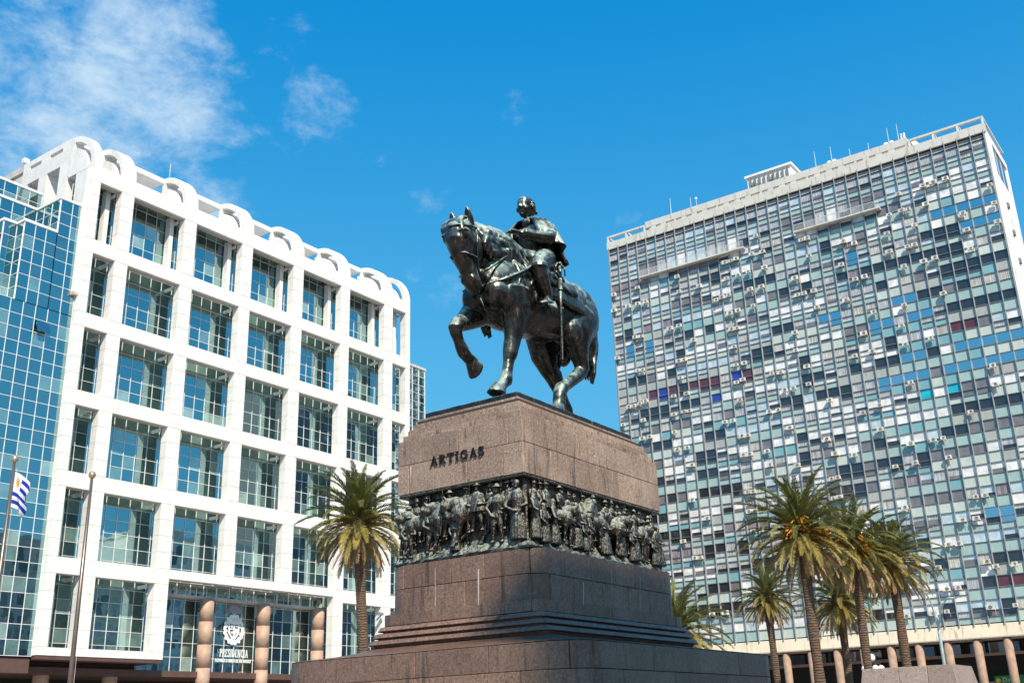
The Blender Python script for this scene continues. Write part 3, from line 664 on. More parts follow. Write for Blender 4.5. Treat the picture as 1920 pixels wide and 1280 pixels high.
# tack: bridle, reins, breast collar, stirrup
mb = MB(); T = lambda p, r, n=6: mb.tube(p, r, n)
for s in (-1,1):
    T([(2.80,s*.34,4.98),(2.92,s*.43,4.58),(2.98,s*.385,4.18),(2.95,s*.30,3.75),(2.90,s*.29,3.56)], .032)
mb2 = mb; T([(3.48,0,4.02),(3.40,.26,4.0),(3.10,.35,3.96),(2.85,.32,3.94)], .032); T([(3.48,0,4.02),(3.40,-.24,4.0),(3.10,-.34,3.96)], .032)
T([(3.56,0,4.78),(3.48,.26,4.79),(3.15,.43,4.82),(2.85,.40,4.88)], .032)
mb.v = [HT(q) for q in mb.v]; fixn(mb.build('bridle', M['bronze'], stat, smooth=True))
mb = MB()
for s in (-1,1): mb.tube([(2.90,s*.31+.03,3.56),(2.55,s*.58,3.82),(2.1,s*.60,4.18),(1.5,s*.56,4.62),(1.25,s*.30+.06,5.05),(1.22,.34,5.36)], .034, 6)
mb.v = [HT(q) for q in mb.v]; fixn(mb.build('reins', M['bronze'], stat, smooth=True))
mb = MB(); mb.ell((2.89,.34,3.57), (.11,.06,.11), 12, 8); mb.ell((2.89,-.28,3.57), (.10,.05,.10), 12, 8); mb.v = [HT(q) for q in mb.v]; fixn(mb.build('bit_ring', M['bronze'], stat, smooth=True))
mb = MB()
for s in (-1,1): mb.tube([(2.50,0,3.32),(2.38,s*.50,3.42),(2.02,s*.82,3.62),(1.5,s*.96,3.95),(.95,s*.90,4.38),(.70,s*.72,4.62)], [.05,.055,.055,.055,.05,.05], 7)
for k in range(9):
    q = k/8; mb.ell((2.42-.95*q, .44+.50*math.sin(q*1.5), 3.41+.55*q), (.065,.05,.065), 7, 5)
mb.tube([(2.50,.02,3.3),(2.36,.15,2.75),(2.1,.2,2.52),(1.6,.2,2.42),(1.2,.1,2.40)], .028, 6)
fixn(mb.build('breast_collar', M['bronze'], stat, smooth=True))
mb = MB(); mb.ell((2.50,.04,3.32), (.10,.16,.16), 12, 8)
for k in range(8): a = k*math.pi/4; mb.ell((2.56,.04+.11*math.cos(a),3.32+.11*math.sin(a)), (.05,.045,.045), 6, 5)
fixn(mb.build('medallion', M['bronze'], stat, smooth=True))
for s in (-1,1):
    mb = MB(); mb.tube([(.54,s*1.0,4.1),(.62,s*1.11,3.55),(.64,s*1.12,3.42)], .03, 6)
    mb.tube([(.64,s*1.13,3.42),(.54,s*1.13,3.25),(.52,s*1.13,3.08),(.68,s*1.13,3.02),(.84,s*1.13,3.06),(.80,s*1.13,3.25),(.64,s*1.13,3.42)], .032, 6)
    for k in range(7): mb.tube([(.36+.07*k,s*1.12,3.32-.02*k),(.34+.065*k,s*1.19,3.08),(.22+.065*k,s*1.21,2.86-.04*(k%3))], [.05,.05,.018], 6)
    fixn(mb.build('stirrup', M['bronze'], stat, smooth=True))

# ---------------------------------------------------------------- the relief figures of the frieze
FH = sculpt(horse_mb(False), 'relief_horse', M['frieze'], 0.085, 2, False)
def relief(me, face, s, z, h, turn=0., name='relief_figure', out=0.06, flip=1):
    """s runs along the face from its left end as seen from outside, 0..1"""
    o = link(name, me, FR); z -= 0
    if face == 'x': p = (-3.20-out, 1.92-3.84*s, z); base = math.pi
    elif face == 'y': p = (-3.26+6.52*s, -1.86-out, z); base = -math.pi/2
    elif face == 'x2': p = (3.20+out, -1.92+3.84*s, z); base = 0
    else: p = (3.26-6.52*s, 1.86+out, z); base = math.pi/2
    o.location = p; o.rotation_euler = (0, 0, base+turn); o.scale = (h*.85, h*flip, h) if name == 'relief_figure' else (h, h, h); return o
g = random.Random(11)
GZ = 5.93
def hrow(face, items):
    for it in items:
        k, s, h, z, *rest = it
        if k == 'H':
            turn = rest[0]; o = relief(FH, face, s, GZ+z-.24*h, h, turn, 'relief_horse', out=rest[1] if len(rest) > 1 else .05)
        else: relief(FIGS[k], face, s, GZ+z, h, rest[0] if rest else g.uniform(-.5,.5), out=rest[1] if len(rest) > 1 else .10)
hrow('x', [
 ('H',.18,.225,0,-1.25,.02), (1,.13,1.12,.28,.2,.10), (5,.215,1.14,.30,.1,.08), (6,.04,1.30,-.06,.3,.12), (2,.085,1.05,-.08,.2,.24), (5,.06,1.14,.26,0,.0), (7,.27,1.28,-.04,.4,.14),
 ('H',.42,.245,0,-1.3,.02), (0,.415,1.14,.31,.3,.16), (5,.30,1.16,.24,.0,.0), ('H',.60,.25,0,-1.2,.02), (6,.53,1.16,.33,.3,.10), (0,.64,1.17,.34,.1,.16), (1,.345,1.15,.26,0,.02), (9,.47,.85,-.06,0,.20),
 (2,.80,1.40,-.02,.2,.18), (5,.735,1.16,.30,0,.04), (8,.87,1.16,.30,0,.06), (4,.955,1.46,-.02,.3,.15), (1,.915,1.16,.32,.1,.06), (7,.70,1.15,.24,0,.0)])
row = [('H',.19,.20,.0,1.1,.05), ('H',.44,.215,0,1.35,.08), ('H',.57,.21,0,.9,.06), ('H',.79,.20,.0,1.2,.05),
 (3,.035,1.22,.0,.2,.16), (9,.075,.95,-.06,-.1,.26), (0,.125,1.05,.42,0,.08), (1,.06,1.12,.34,0,.02), (8,.10,1.12,.34,0,.02), (3,.155,1.12,-.04,.3,.18), (2,.215,1.05,.42,0,.10), (7,.27,1.15,-.02,.2,.18), (4,.315,1.18,-.02,0,.18), (9,.355,.8,-.06,0,.26), (5,.34,1.12,.26,0,.0), (6,.395,1.05,-.02,.4,.20), (0,.455,1.0,.46,0,.12), (1,.30,1.1,.30,0,.0), (8,.49,1.1,.30,0,.0),
 (3,.515,1.18,-.04,0,.2), (2,.56,1.0,.44,0,.08), (4,.645,1.22,.0,.2,.18), (1,.61,1.02,.44,.1,.08), (0,.69,1.12,.12,0,.14), (9,.725,.9,-.06,0,.24), (3,.76,1.12,-.02,0,.2), (7,.80,1.02,.42,0,.08), (8,.84,1.15,-.02,0,.18), (6,.88,1.15,.04,0,.16), (2,.92,1.1,.24,0,.06), (4,.945,1.15,-.04,0,.2), (3,.985,1.15,-.02,0,.14), (9,.90,.8,-.06,0,.28), (5,.86,1.1,.32,0,.0), (1,.67,1.1,.32,0,.0), (8,.74,1.1,.30,0,.0), (5,.96,1.1,.30,0,.0), (0,.40,1.1,.34,0,.0), (6,.24,1.1,.28,0,.0)]
hrow('y', row)
hrow('x2', [(i % 10, .05+.1*i, 1.05, 0) for i in range(10)]+[('H',.3,.22,0,1.1),('H',.7,.22,0,1.0)])
hrow('y2', [((i*3) % 10, .03+.062*i, 1.02, 0) for i in range(16)]+[('H',.25,.22,0,1.1),('H',.6,.22,0,1.0)])
# covered waggon hood in the -Y panel
mb = MB(); mb.loft([(.0,0,0,.26,.20),(.12,0,.34,.24,.19),(.36,0,.50,.22,.18),(.44,0,.42,.16,.14)], 12); o = sculpt(mb, 'relief_waggon', M['frieze'], .03, 2, FR)
o.location = (-.62, -1.90, 6.72); o.rotation_euler = (0,0,.1)
# ================================================================ left: office building with a white stone grid
M['white'] = None
def white_stone():
    t = NT('white_stone'); p = t.pos()
    n = t.noise(p, 1.3, 6, 0.65); st = t.noise(t.scl(p, (2.5,2.5,.25)), 1.2, 5, .6)
    c = t.mix(t.mr(n, .35, .7), (.77,.76,.74,1), (.68,.665,.64,1))
    c = t.mix(t.mr(st, .52, .74, 0, .5), c, (.50,.485,.455,1))
    c = t.mix(t.math('MULTIPLY', t.rnd(), .35), c, (.60,.59,.565,1)); t.bump(t.noise(p, 30, 4), .15, .01)
    return t.fin(c, .75, 0, .3)
M['white'] = white_stone()
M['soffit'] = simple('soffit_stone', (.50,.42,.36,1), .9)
M['joint'] = simple('joint_core', (.42,.41,.40,1), .95)
M['mullion'] = simple('mullion_white', (.72,.72,.72,1), .45)
M['g_dark'] = glass('glass_dark', (.012,.022,.024,1), .46, (.60,.90,.92,1))
M['g_mid'] = glass('glass_mid', (.03,.05,.05,1), .42, (.60,.90,.92,1))
M['g_blind'] = glass('glass_blind', (.16,.26,.24,1), .36, (.60,.90,.92,1))
M['g_pale'] = glass('glass_pale', (.30,.42,.39,1), .28, (.60,.90,.92,1))
M['terracotta'] = simple('terracotta_column', (.43,.285,.21,1), .6, 0, .15, 2)
M['brown'] = simple('brown_panel', (.10,.055,.045,1), .6)
M['darkin'] = simple('dark_interior', (.018,.016,.015,1), .9)
M['concrete'] = simple('concrete', (.50,.48,.45,1), .85, 0, .2, .8, .2)
GL = [M['g_dark'], M['g_mid'], M['g_blind'], M['g_pale']]
YL = 70.0
ob = thing('office_building', 'white stone grid office block with arched roof ribs, lettered PRESIDENCIA', 'building', (61, 80, 0))
OX, OY = 61., 80.
def lbox(mb, x0, x1, y0, y1, z0, z1, mi=0): return mb.box(x0-OX, x1-OX, y0-OY, y1-OY, z0, z1, mi)
def part(name, mat, *boxes, bevel=0, par=None):
    for b in boxes:
        mb = MB(); lbox(mb, *b); o = mb.build(name, mat, par or ob, bevel=bevel)
    return o
COLS = [(42.15,42.90),(44.87,46.05),(51.15,52.40),(57.50,58.75),(63.80,65.09),(70.20,71.44),(76.57,77.87),(79.92,80.62)]
BAYS = [(42.90,44.87),(46.05,51.15),(52.40,57.50),(58.75,63.80),(65.09,70.20),(71.44,76.57),(77.87,79.92)]
TOPS = [44.02-6.18*i for i in range(6)]; HW = 5.02; ZB = 7.55; ZR = 45.40; YB = 70.80
g = random.Random(21)
# columns: a core and stone facing panels standing proud of it
for ci, (x0, x1) in enumerate(COLS):
    zb = 13.57 if ci in (3,4) else ZB
    part('column_core', M['joint'], (x0+.02, x1-.02, YL+.02, YB, zb+.02, ZR))
    zs = [ZR]
    for i in range(6):
        t = TOPS[i]; zs += [t]+[t-HW*k/4 for k in (1,2,3)]+[t-HW]
    zs = sorted({round(z, 3) for z in zs if z > zb+.3}|{zb})
    for a, b in zip(zs, zs[1:]): part('stone_panel', M['white'], (x0, x1, YL, YB-.02, a+.008, b-.008), bevel=.012)
# beams
for i in range(7):
    z1 = ZR if i == 0 else TOPS[i-1]-HW
    z0 = TOPS[i] if i < 6 else ZB
    for bi, (x0, x1) in enumerate(BAYS):
        if i == 6 and bi in (2,3,4): continue
        zz0 = z0 if not (i == 5 and bi in (2,3,4)) else 13.57
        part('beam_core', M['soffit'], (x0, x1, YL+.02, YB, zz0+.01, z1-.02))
        n = 1 if bi in (0,6) else 2
        for k in range(n):
            a = x0+(x1-x0)*k/n; b = x0+(x1-x0)*(k+1)/n
            part('stone_panel', M['white'], (a+.006, b-.006, YL, YL+.30, zz0+.002, z1-.003), bevel=.012)
# ledges (sills) lit from above behind the beams
# roof ribs: quarter-round plates with a crescent opening
def rib(x0, x1, name='roof_rib'):
    RO, R1, R2 = 3.70, 3.20, 2.62; cy, cz = 73.70, ZR
    mb = MB(); n = 18
    def P(r, a): return (cy-r*math.cos(a), cz+r*math.sin(a))
    f = lambda p, d: (d-OX, p[0]-OY, p[1])
    A = [math.pi/2*i/n for i in range(n+1)]
    def ring(ra, rb, a0, a1):
        for i in range(n):
            p, q = a0+(a1-a0)*i/n, a0+(a1-a0)*(i+1)/n
            mb.prism([P(ra,p), P(rb,p), P(rb,q), P(ra,q)], f, x0, x1)
    ring(R1, RO, 0, math.pi/2); ring(.01, R2, 0, math.pi/2)
    ring(R2, R1, 0, .10); ring(R2, R1, 1.42, math.pi/2)
    return fixn(mb.build(name, M['white'], ob))
for x0, x1 in COLS: rib(x0, x1)
for bi, (x0, x1) in enumerate(BAYS):
    part('roof_rail', M['white'], (x0+.003, x1-.003, 73.5, 75.3, 48.62, 49.08))
    part('roof_beam', M['white'], (x0+.003, x1-.003, 70.9, 76, ZR-.25, ZR-.01))
# building mass behind the grid
part('rear_mass', M['concrete'], (43.5, 80.4, 72.3, 100, 13.6, 45.1)); part('rear_mass', M['concrete'], (43.5, 51.7, 72.3, 100, 7.5, 13.59)); part('rear_mass', M['concrete'], (70.9, 80.4, 72.3, 100, 7.5, 13.59))
part('rear_mass', M['concrete'], (46, 80.0, 86, 100, 45.1, 47.5))
# windows: mullion frame (part) with panes (sub-parts)
def pane_mat(z):
    r = g.random(); low = z < 22
    if r < (.66 if not low else .60): return 0
    if r < (.86 if not low else .80): return 1
    return 2 if r < .94 else 3
rest = MB(); PANE = {}
def pane_mesh(w, h, mi):
    k = (round(w,3), round(h,3), mi)
    if k not in PANE:
        mb = MB(); mb.box(-w/2, w/2, 0, .03, -h/2, h/2); PANE[k] = mb.mesh('pane', GL[mi])
    return PANE[k]
npane = 0
def window(x0, x1, z0, z1, nx, ny, indiv, yg=70.95, mdepth=.06, blind_row=None):
    global npane
    mb = MB(); w = (x1-x0)/nx; h = (z1-z0)/ny; mw = .036
    for i in range(nx+1):
        x = x0+w*i; lbox(mb, max(x0, x-mw/2), min(x1, x+mw/2), yg-mdepth, yg, z0, z1)
    for j in range(ny+1):
        z = z0+h*j; lbox(mb, x0, x1, yg-mdepth+.01, yg-.003, max(z0, z-mw/2), min(z1, z+mw/2))
    wo = mb.build('window', M['mullion'], ob)
    for i in range(nx):
        for j in range(ny):
            mi = pane_mat(z0); cx = x0+w*(i+.5)-OX; cz = z0+h*(j+.5)
            rx, rz = g.gauss(0, .0022), g.gauss(0, .0022)
            if indiv and npane < 300:
                o = link('pane', pane_mesh(w-.002, h-.002, mi), wo, loc=(cx, yg-.02-OY, cz)); o.rotation_euler = (rx, 0, rz); npane += 1
            else:
                y = yg-.02-OY; a = w/2; b = h/2
                rest.quad((cx-a, y-rz*a-rx*b, cz-b), (cx+a, y+rz*a-rx*b, cz-b), (cx+a, y+rz*a+rx*b, cz+b), (cx-a, y-rz*a+rx*b, cz+b), mi)
    return wo
YG = 71.95      # the curtain wall stands clear behind the stone grid
EDGE = [42.2, 45.46, 51.78, 58.13, 64.45, 70.82, 77.22, 80.55]
ZE = [ZR-.1]+[TOPS[i]-HW-.58 for i in range(5)]+[ZB]
for bi in (1, 2, 0, 3, 4, 5, 6):
    for i in range(6):
        if i == 5 and bi in (2,3,4): continue
        x0, x1 = EDGE[bi], EDGE[bi+1]; window(x0, x1, ZE[i+1], ZE[i], 6 if bi not in (0,6) else 3, 6, True, yg=YG)
for bi, (x0, x1) in enumerate(BAYS):     # tie brackets between grid and glass
    for i in range(6):
        if i == 5 and bi in (2,3,4): continue
        if i == 0: part('inner_pier', M['white'], (x1-.62, x1-.22, 71.2, 71.8, TOPS[0]-HW, TOPS[0]+.3))
        part('tie_bracket', M['white'], (x1-.20, x1-.06, YB+.002, YG-.12, TOPS[i]-.30, TOPS[i]-.05))
# window reveals behind: slab soffit fins seen through the glass are left to the panes; entrance arcade
window(51.8, 70.8, 6.9, 13.55, 18, 6, False, yg=72.6)
part('entrance_canopy', M['concrete'], (52.3, 70.6, 71.6, 72.9, 12.55, 12.75))
part('frame_soffit', M['brown'], (42.2, 52.3, 70.05, 72.6, 7.30, 7.54)); part('frame_soffit', M['brown'], (70.3, 80.5, 70.05, 72.6, 7.30, 7.54))
part('fascia_infill', M['brown'], (34.2, 72, 72.62, 73.4, 6.905, 7.52))
part('undercroft_wall', M['darkin'], (34, 81, 78.5, 79, 0.02, 7.4))
part('lower_fascia', M['brown'], (34, 72.0, 71.5, 77.4, 6.45, 6.9))
part('undercroft_ceiling', M['soffit'], (34, 81, 72.7, 77.4, 6.91, 7.0))
for cx_ in (ony(384,1200,71.55).x, ony(492,1200,71.55).x, ony(595,1200,71.55).x):
    for k_ in range(7):
        mb = MB(); mb.tube([(cx_-OX, 71.55-OY, 1.793*k_+.012), (cx_-OX, 71.55-OY, 1.793*(k_+1)-.012)], .56, 28); o_ = fixn(mb.build('entrance_column_drum', M['terracotta'], ob))
        for pl in o_.data.polygons: pl.use_smooth = len(pl.vertices) == 4
    mb = MB(); mb.tube([(cx_-OX, 71.55-OY, 0.0), (cx_-OX, 71.55-OY, 12.54)], .53, 16); fixn(mb.build('entrance_column_core', M['joint'], ob))
for cx_ in (44.6, 50.2, 38.0):
    mb = MB(); mb.tube([(cx_-OX, 73.2-OY, 0.0), (cx_-OX, 73.2-OY, 6.44)], .55, 20); fixn(mb.build('undercroft_column', M['terracotta'], ob))
for k in range(13): part('entrance_canopy_post', M['mullion'], (53.0+1.32*k, 53.06+1.32*k, 71.52, 71.58, 12.76, 13.55))
stuff(rest.build('glazing', GL, ob))
# emblem and PRESIDENCIA on the entrance glazing
M['sign'] = simple('sign_white', (.85,.85,.85,1), .5)
pe = ony(438, 1180, 72.45); mb = MB(); cx_, cz_ = pe.x, pe.z+.02; g2 = random.Random(4); yS = 72.45
fS = lambda p, d: (p[0]-OX, yS-d-OY, p[1])
def disc(c, rx, rz, n=10, d0=0, d1=.03): mb.prism([(c[0]+rx*math.cos(2*math.pi*k/n), c[1]+rz*math.sin(2*math.pi*k/n)) for k in range(n)], fS, d0, d1)
for k in range(46):      # wreath of leaves
    a = 2*math.pi*k/46; wob = 1+.10*math.sin(k*2.3); disc((cx_+.92*wob*math.cos(a), cz_+1.05*wob*math.sin(a)), .15, .15, 7, 0, .02+.001*k)
for k in range(5): disc((cx_-.45+.225*k, cz_+.72), .17, .14, 8, 0, .08+.003*k)
for s in (-1,1):
    mb.prism([(cx_+s*.62, cz_+.55), (cx_+s*.55, cz_-.35), (cx_+s*.1, cz_-.85), (cx_+s*.02, cz_-.70), (cx_+s*.42, cz_-.28), (cx_+s*.48, cz_+.55)], fS, 0, .05)
mb.prism([(cx_-.6, cz_+.42), (cx_+.6, cz_+.42), (cx_+.6, cz_+.62), (cx_-.6, cz_+.62)], fS, 0, .062)
mb.prism([(cx_-.5, cz_-.02), (cx_+.5, cz_-.02), (cx_+.5, cz_+.08), (cx_-.5, cz_+.08)], fS, 0, .064); mb.prism([(cx_-.05, cz_-.72), (cx_+.05, cz_-.72), (cx_+.05, cz_+.5), (cx_-.05, cz_+.5)], fS, 0, .066)
mb.prism([(cx_+.05, cz_-.5), (cx_+.38, cz_-.2), (cx_+.38, cz_-.02), (cx_+.05, cz_-.02)], fS, 0, .058)
disc((cx_-.25, cz_+.25), .12, .10, 8, 0, .07); disc((cx_+.28, cz_+.28), .14, .07, 8, 0, .07); disc((cx_-.2, cz_-.25), .13, .10, 8, 0, .07)
fixn(mb.build('coat_of_arms', M['sign'], ob))
M['sun_emblem'] = simple('sun_emblem', (.30,.31,.36,1), .5)
mb = MB(); sc = cz_+1.75
disc((cx_, sc-.35), .30, .30, 14)
for k in range(19):
    a = R(-5+190*k/18); q = .92+.06*math.sin(k*5); c_, s_ = math.cos(a), math.sin(a)
    mb.prism([(cx_+.32*c_-.05*s_, sc-.35+.32*s_+.05*c_), (cx_+.32*c_+.05*s_, sc-.35+.32*s_-.05*c_), (cx_+q*c_+.035*s_, sc-.35+q*s_-.035*c_), (cx_+q*c_-.035*s_, sc-.35+q*s_+.035*c_)], fS, 0, .02+.0007*k)
fixn(mb.build('rising_sun_emblem', M['sun_emblem'], ob))
def sign_word(text, x0, x1, z, h, gapw=.12, space=.45):
    tot = sum(space if c == ' ' else letter_strokes(c)[0]+gapw for c in text)-gapw; k = (x1-x0)/tot; x = x0
    for c in text:
        if c == ' ': x += space*k; continue
        mb = MB(); xx = x; w = letter_mesh(mb, c, lambda p, d: (xx+p[0]*k-OX, yS-d-OY, z+p[1]*h), 0, .04)
        fixn(mb.build('letter', M['sign'], ob)); x += (w+gapw)*k
a = ony(411, 1230, yS); b = ony(464, 1230, yS); sign_word('PRESIDENCIA', a.x, b.x, a.z, .62)
a2 = ony(403, 1236, yS); b2 = ony(470, 1236, yS); sign_word('REPUBLICA ORIENTAL DEL URUGUAY'.replace('Y', 'U')[:-1]+'', a2.x, b2.x-.12, a.z-.42, .26) if False else None
for word_, x_0, x_1 in (('REPUBLICA', 0, .34), ('ORIENTAL', .36, .64), ('DEL', .66, .75), ('URUGUA', .77, .97)):
    sign_word(word_, a2.x+(b2.x-a2.x)*x_0, a2.x+(b2.x-a2.x)*x_1, a.z-.42, .26)
mb = MB(); xe = a2.x+(b2.x-a2.x)*.975; kk = (b2.x-a2.x)*.03      # closing Y
for pts in ([(0,1),(.5,.5)], [(1,1),(.5,.5)], [(.5,.5),(.5,0)]):
    p, q = pts; mb.tube([(xe+p[0]*kk-OX, yS-.02-OY, a.z-.42+p[1]*.26), (xe+q[0]*kk-OX, yS-.02-OY, a.z-.42+q[1]*.26)], .022, 4)
fixn(mb.build('letter', M['sign'], ob))
# west flank: side wall plate with slots, seen edge on above the glass wing
def flank():
    X0, X1 = 42.16, 43.4
    part('flank_beam', M['white'], (X0, X1, 73.6, 80.9, 48.68, 49.18), (X0, X1, 73.6, 80.9, 46.95, 48.32))
    for y0, y1 in ((73.6,75.0),(76.9,78.15),(79.9,80.9)): part('flank_post', M['white'], (X0+.002, X1, y0, y1, 48.32, 48.68))
    for y0, y1 in ((73.85,75.1),(77.0,78.2),(79.95,80.9)): part('flank_post', M['white'], (X0+.002, X1, y0, y1, 38, 46.95))
    part('flank_post', M['white'], (X0+.002, X1, 71.47, 72.5, 34.3, 45.39)); part('flank_beam', M['white'], (X0+.003, X1, 72.5, 73.85, 45.6, 46.9))
    part('flank_wall', M['concrete'], (X0, X1, 80.91, 92, 44, 48.13), (X0, X1, 80.91, 92, 48.5, 49.15), (X0, X1, 83.1, 92, 48.13, 48.5))
    part('flank_wall', M['soffit'], (43.41, 44.2, 72.4, 92, 38, 45.3))
flank()
part('corner_pilaster', M['white'], (41.78, 42.13, 70.25, 71.4, 34.3, 45.0), bevel=.02); part('pilaster_bracket', M['soffit'], (41.73, 42.13, 70.2, 71.45, 34.05, 34.3))
mb = MB(); mb.box(42.3-OX, 42.8-OX, 81.3-OY, 81.7-OY, 49.7, 50.15); mb.tube([(42.55-OX, 81.5-OY, 49.1), (42.55-OX, 81.5-OY, 49.75)], .05, 6); mb.build('floodlight', M['white'], ob)
mb = MB(); mb.tube([(52.0-OX, 74-OY, 49), (52.0-OX, 74-OY, 51.2)], .02, 6); mb.build('roof_mast', M['mullion'], ob)
pc = ony(711, 1150, 69.6); mb = MB(); mb.box(pc.x-.35-OX, pc.x+.45-OX, pc.y-.15-OY, pc.y+.1-OY, pc.z-.12, pc.z+.12); mb.tube([(pc.x+.3-OX, 69.6-OY, pc.z-.1), (pc.x+.3-OX, 70.2-OY, pc.z-.5)], .06, 6); mb.build('security_camera', simple('camera_grey', (.2,.2,.25,1), .4), ob)

# ---------------------------------------------------------------- glass wing at the west end
gw = thing('glass_wing', 'stepped blue glass curtain wall wing at the left edge of the picture', 'building', (38, 75, 0))
GX, GY = 38., 75.
PW = 1.035
def gface(kind, c, a0, a1, z0, z1, cells):
    """one curtain wall face: axis 'y' = facing -Y at y=c running in x ; 'x' = facing -X at x=c running in y"""
    mb = MB(); na = max(1, round((a1-a0)/PW)); nz = max(1, round((z1-z0)/1.035)); da = (a1-a0)/na; dz = (z1-z0)/nz
    for i in range(na+1):
        a = a0+da*i
        if kind == 'y': mb.box(a-.02-GX, a+.02-GX, c-.05-GY, c-GY, z0, z1)
        else: mb.box(c-.05-GX, c-GX, a-.02-GY, a+.02-GY, z0, z1)
    for j in range(nz+1):
        z = z0+dz*j
        if kind == 'y': mb.box(a0-GX, a1-GX, c-.045-GY, c-.003-GY, z-.018, z+.018)
        else: mb.box(c-.045-GX, c-.003-GX, a0-GY, a1-GY, z-.018, z+.018)
    wo = mb.build('curtain_wall', M['mullion'], gw)
    for j in range(nz):
        floor = j % 3
        for i in range(na):
            r = g.random(); mi = (0 if r < .75 else 1) if floor == 2 else (0 if r < .50 else 1 if r < .70 else 2 if r < .95 else 3)
            k = ('gw', round(da,3), round(dz,3), mi)
            if k not in PANE: q = MB(); q.box(-da/2+.001, da/2-.001, 0, .03, -dz/2+.001, dz/2-.001); PANE[k] = q.mesh('pane', GL[mi])
            o = link('pane', PANE[k], wo); t = a0+da*(i+.5)
            o.location = (t-GX, c-.02-GY, z0+dz*(j+.5)) if kind == 'y' else (c-.02-GX, t-GY, z0+dz*(j+.5))
            o.rotation_euler = (g.gauss(0,.003), 0, g.gauss(0,.003)+(0 if kind == 'y' else -math.pi/2))
    return wo
Z32 = 32.38
gface('y', 70.6, 34.3, 42.1, 7.5, Z32, 1); gface('y', 70.6, 37.46, 40.10, Z32, 38.66, 1); gface('y', 70.6, 40.10, 42.1, Z32, 41.6, 1)
gface('x', 37.46, 70.62, 71.6, Z32, 38.66, 1); gface('y', 71.62, 36.42, 37.44, Z32, 38.66, 1); gface('x', 36.42, 71.64, 73.5, Z32, 38.66, 1)
gface('x', 40.08, 70.62, 73.85, 38.66, 41.6, 1); gface('y', 73.87, 35.0, 40.06, 38.66, 41.6, 1); gface('y', 75.9, 35.0, 41.4, 41.6, 44.2, 1)
gface('y', 72.9, 42.22, 42.9, 38.5, 44.6, 1)
def gpart(name, mat, *bs):
    for b in bs:
        mb = MB(); mb.box(b[0]-GX, b[1]-GX, b[2]-GY, b[3]-GY, b[4], b[5]); mb.build(name, mat, gw)
gpart('wing_core', M['darkin'], (34.4,42.1,70.7,80,7.4,Z32-.02), (37.55,42.1,70.7,80,Z32,38.6), (36.5,37.5,71.72,80,Z32,38.6), (40.16,42.1,70.7,80,38.6,41.5), (35.0,40.1,73.98,80,38.6,41.5), (35,41.5,76.0,80,41.5,44.0))
gpart('roof_coping', M['mullion'], (37.36,40.10,70.5,70.8,38.66,38.86), (37.36,37.6,70.8,71.5,38.66,38.86), (36.32,37.36,71.5,71.8,38.66,38.86), (36.32,36.6,71.8,73.5,38.66,38.86))
gpart('roof_coping', M['mullion'], (39.98,42.1,70.5,70.8,41.6,41.8), (39.98,40.2,70.8,73.75,41.6,41.8), (35,39.98,73.75,74.0,41.6,41.8))
gpart('roof_coping', M['mullion'], (35,41.45,75.8,76.1,44.2,44.4))
gpart('terrace_slab', M['concrete'], (34.3,42.1,70.62,73,Z32-.03,Z32-.012))
gpart('wing_base', M['brown'], (34.3,42.1,70.7,73,6.4,7.38))
pw_ = ony(77, 615, 70.6)       # one pane hinged open
mb = MB(); mb.box(pw_.x-.52-GX, pw_.x+.52-GX, -.02, .02, -1.0, 0); o = mb.build('open_pane', M['g_mid'], gw); 
for v in o.data.vertices: pass
o.location = (0, 70.52-GY, pw_.z+.5); o.rotation_euler = (R(-24), 0, 0)

# ---------------------------------------------------------------- glass tower peeking out behind
gt = thing('glass_tower', 'narrow green glass tower edge behind the white grid block', 'building', (103, 95, 0))
mb = MB(); mb.box(-4, 3.7, -5+.1, 12, 0.02, 48.7); mb.build('tower_core', M['darkin'], gt)
mb = MB(); mb.box(-4.1, 3.85, -5.15, 12, 48.7, 49.05); mb.build('parapet', M['concrete'], gt)
q = MB(); dz = 1.22
for j in range(40):
    for i in range(6): q.box(-4+1.28*i, -4+1.28*i+1.22, -5.0, -4.95, j*dz, j*dz+1.17, g.choice((0,0,1,2)))
stuff(q.build('glazing', GL, gt))
mb = MB()
for i in range(7): mb.box(-4.04+1.28*i, -3.97+1.28*i, -5.09, -5.0, 0.02, 48.7)
for j in range(41): mb.box(-4, 3.7, -5.07, -5.005, j*dz-.03, j*dz+.02)
mb.build('mullion_grid', M['mullion'], gt)
# ================================================================ right: apartment tower with fins, panels and air conditioners
def facade_panel(name, col, dirt=.5):
    t = NT(name); p = t.pos()
    st = t.noise(t.scl(p, (1,4.5,.5)), 1.6, 5, .65); n = t.noise(p, .8, 4)
    c = t.mix(t.mr(n, .35, .7, 0, .35), col, tuple(min(1, x*1.25) for x in col[:3])+(1,))
    c = t.mix(t.math('MULTIPLY', t.rnd(), .30), c, tuple(x*.72 for x in col[:3])+(1,))
    c = t.mix(t.mr(st, .52, .74, 0, dirt), c, tuple(x*.35 for x in col[:3])+(1,))
    return t.fin(c, .42, 0, .5)
PN = [facade_panel('panel_teal', (.33,.46,.45,1), .50), facade_panel('panel_pale', (.50,.56,.52,1), .5), facade_panel('panel_grey', (.38,.40,.38,1), .65), facade_panel('panel_blue', (.19,.38,.42,1), .4), facade_panel('panel_white', (.80,.77,.73,1), .35)]
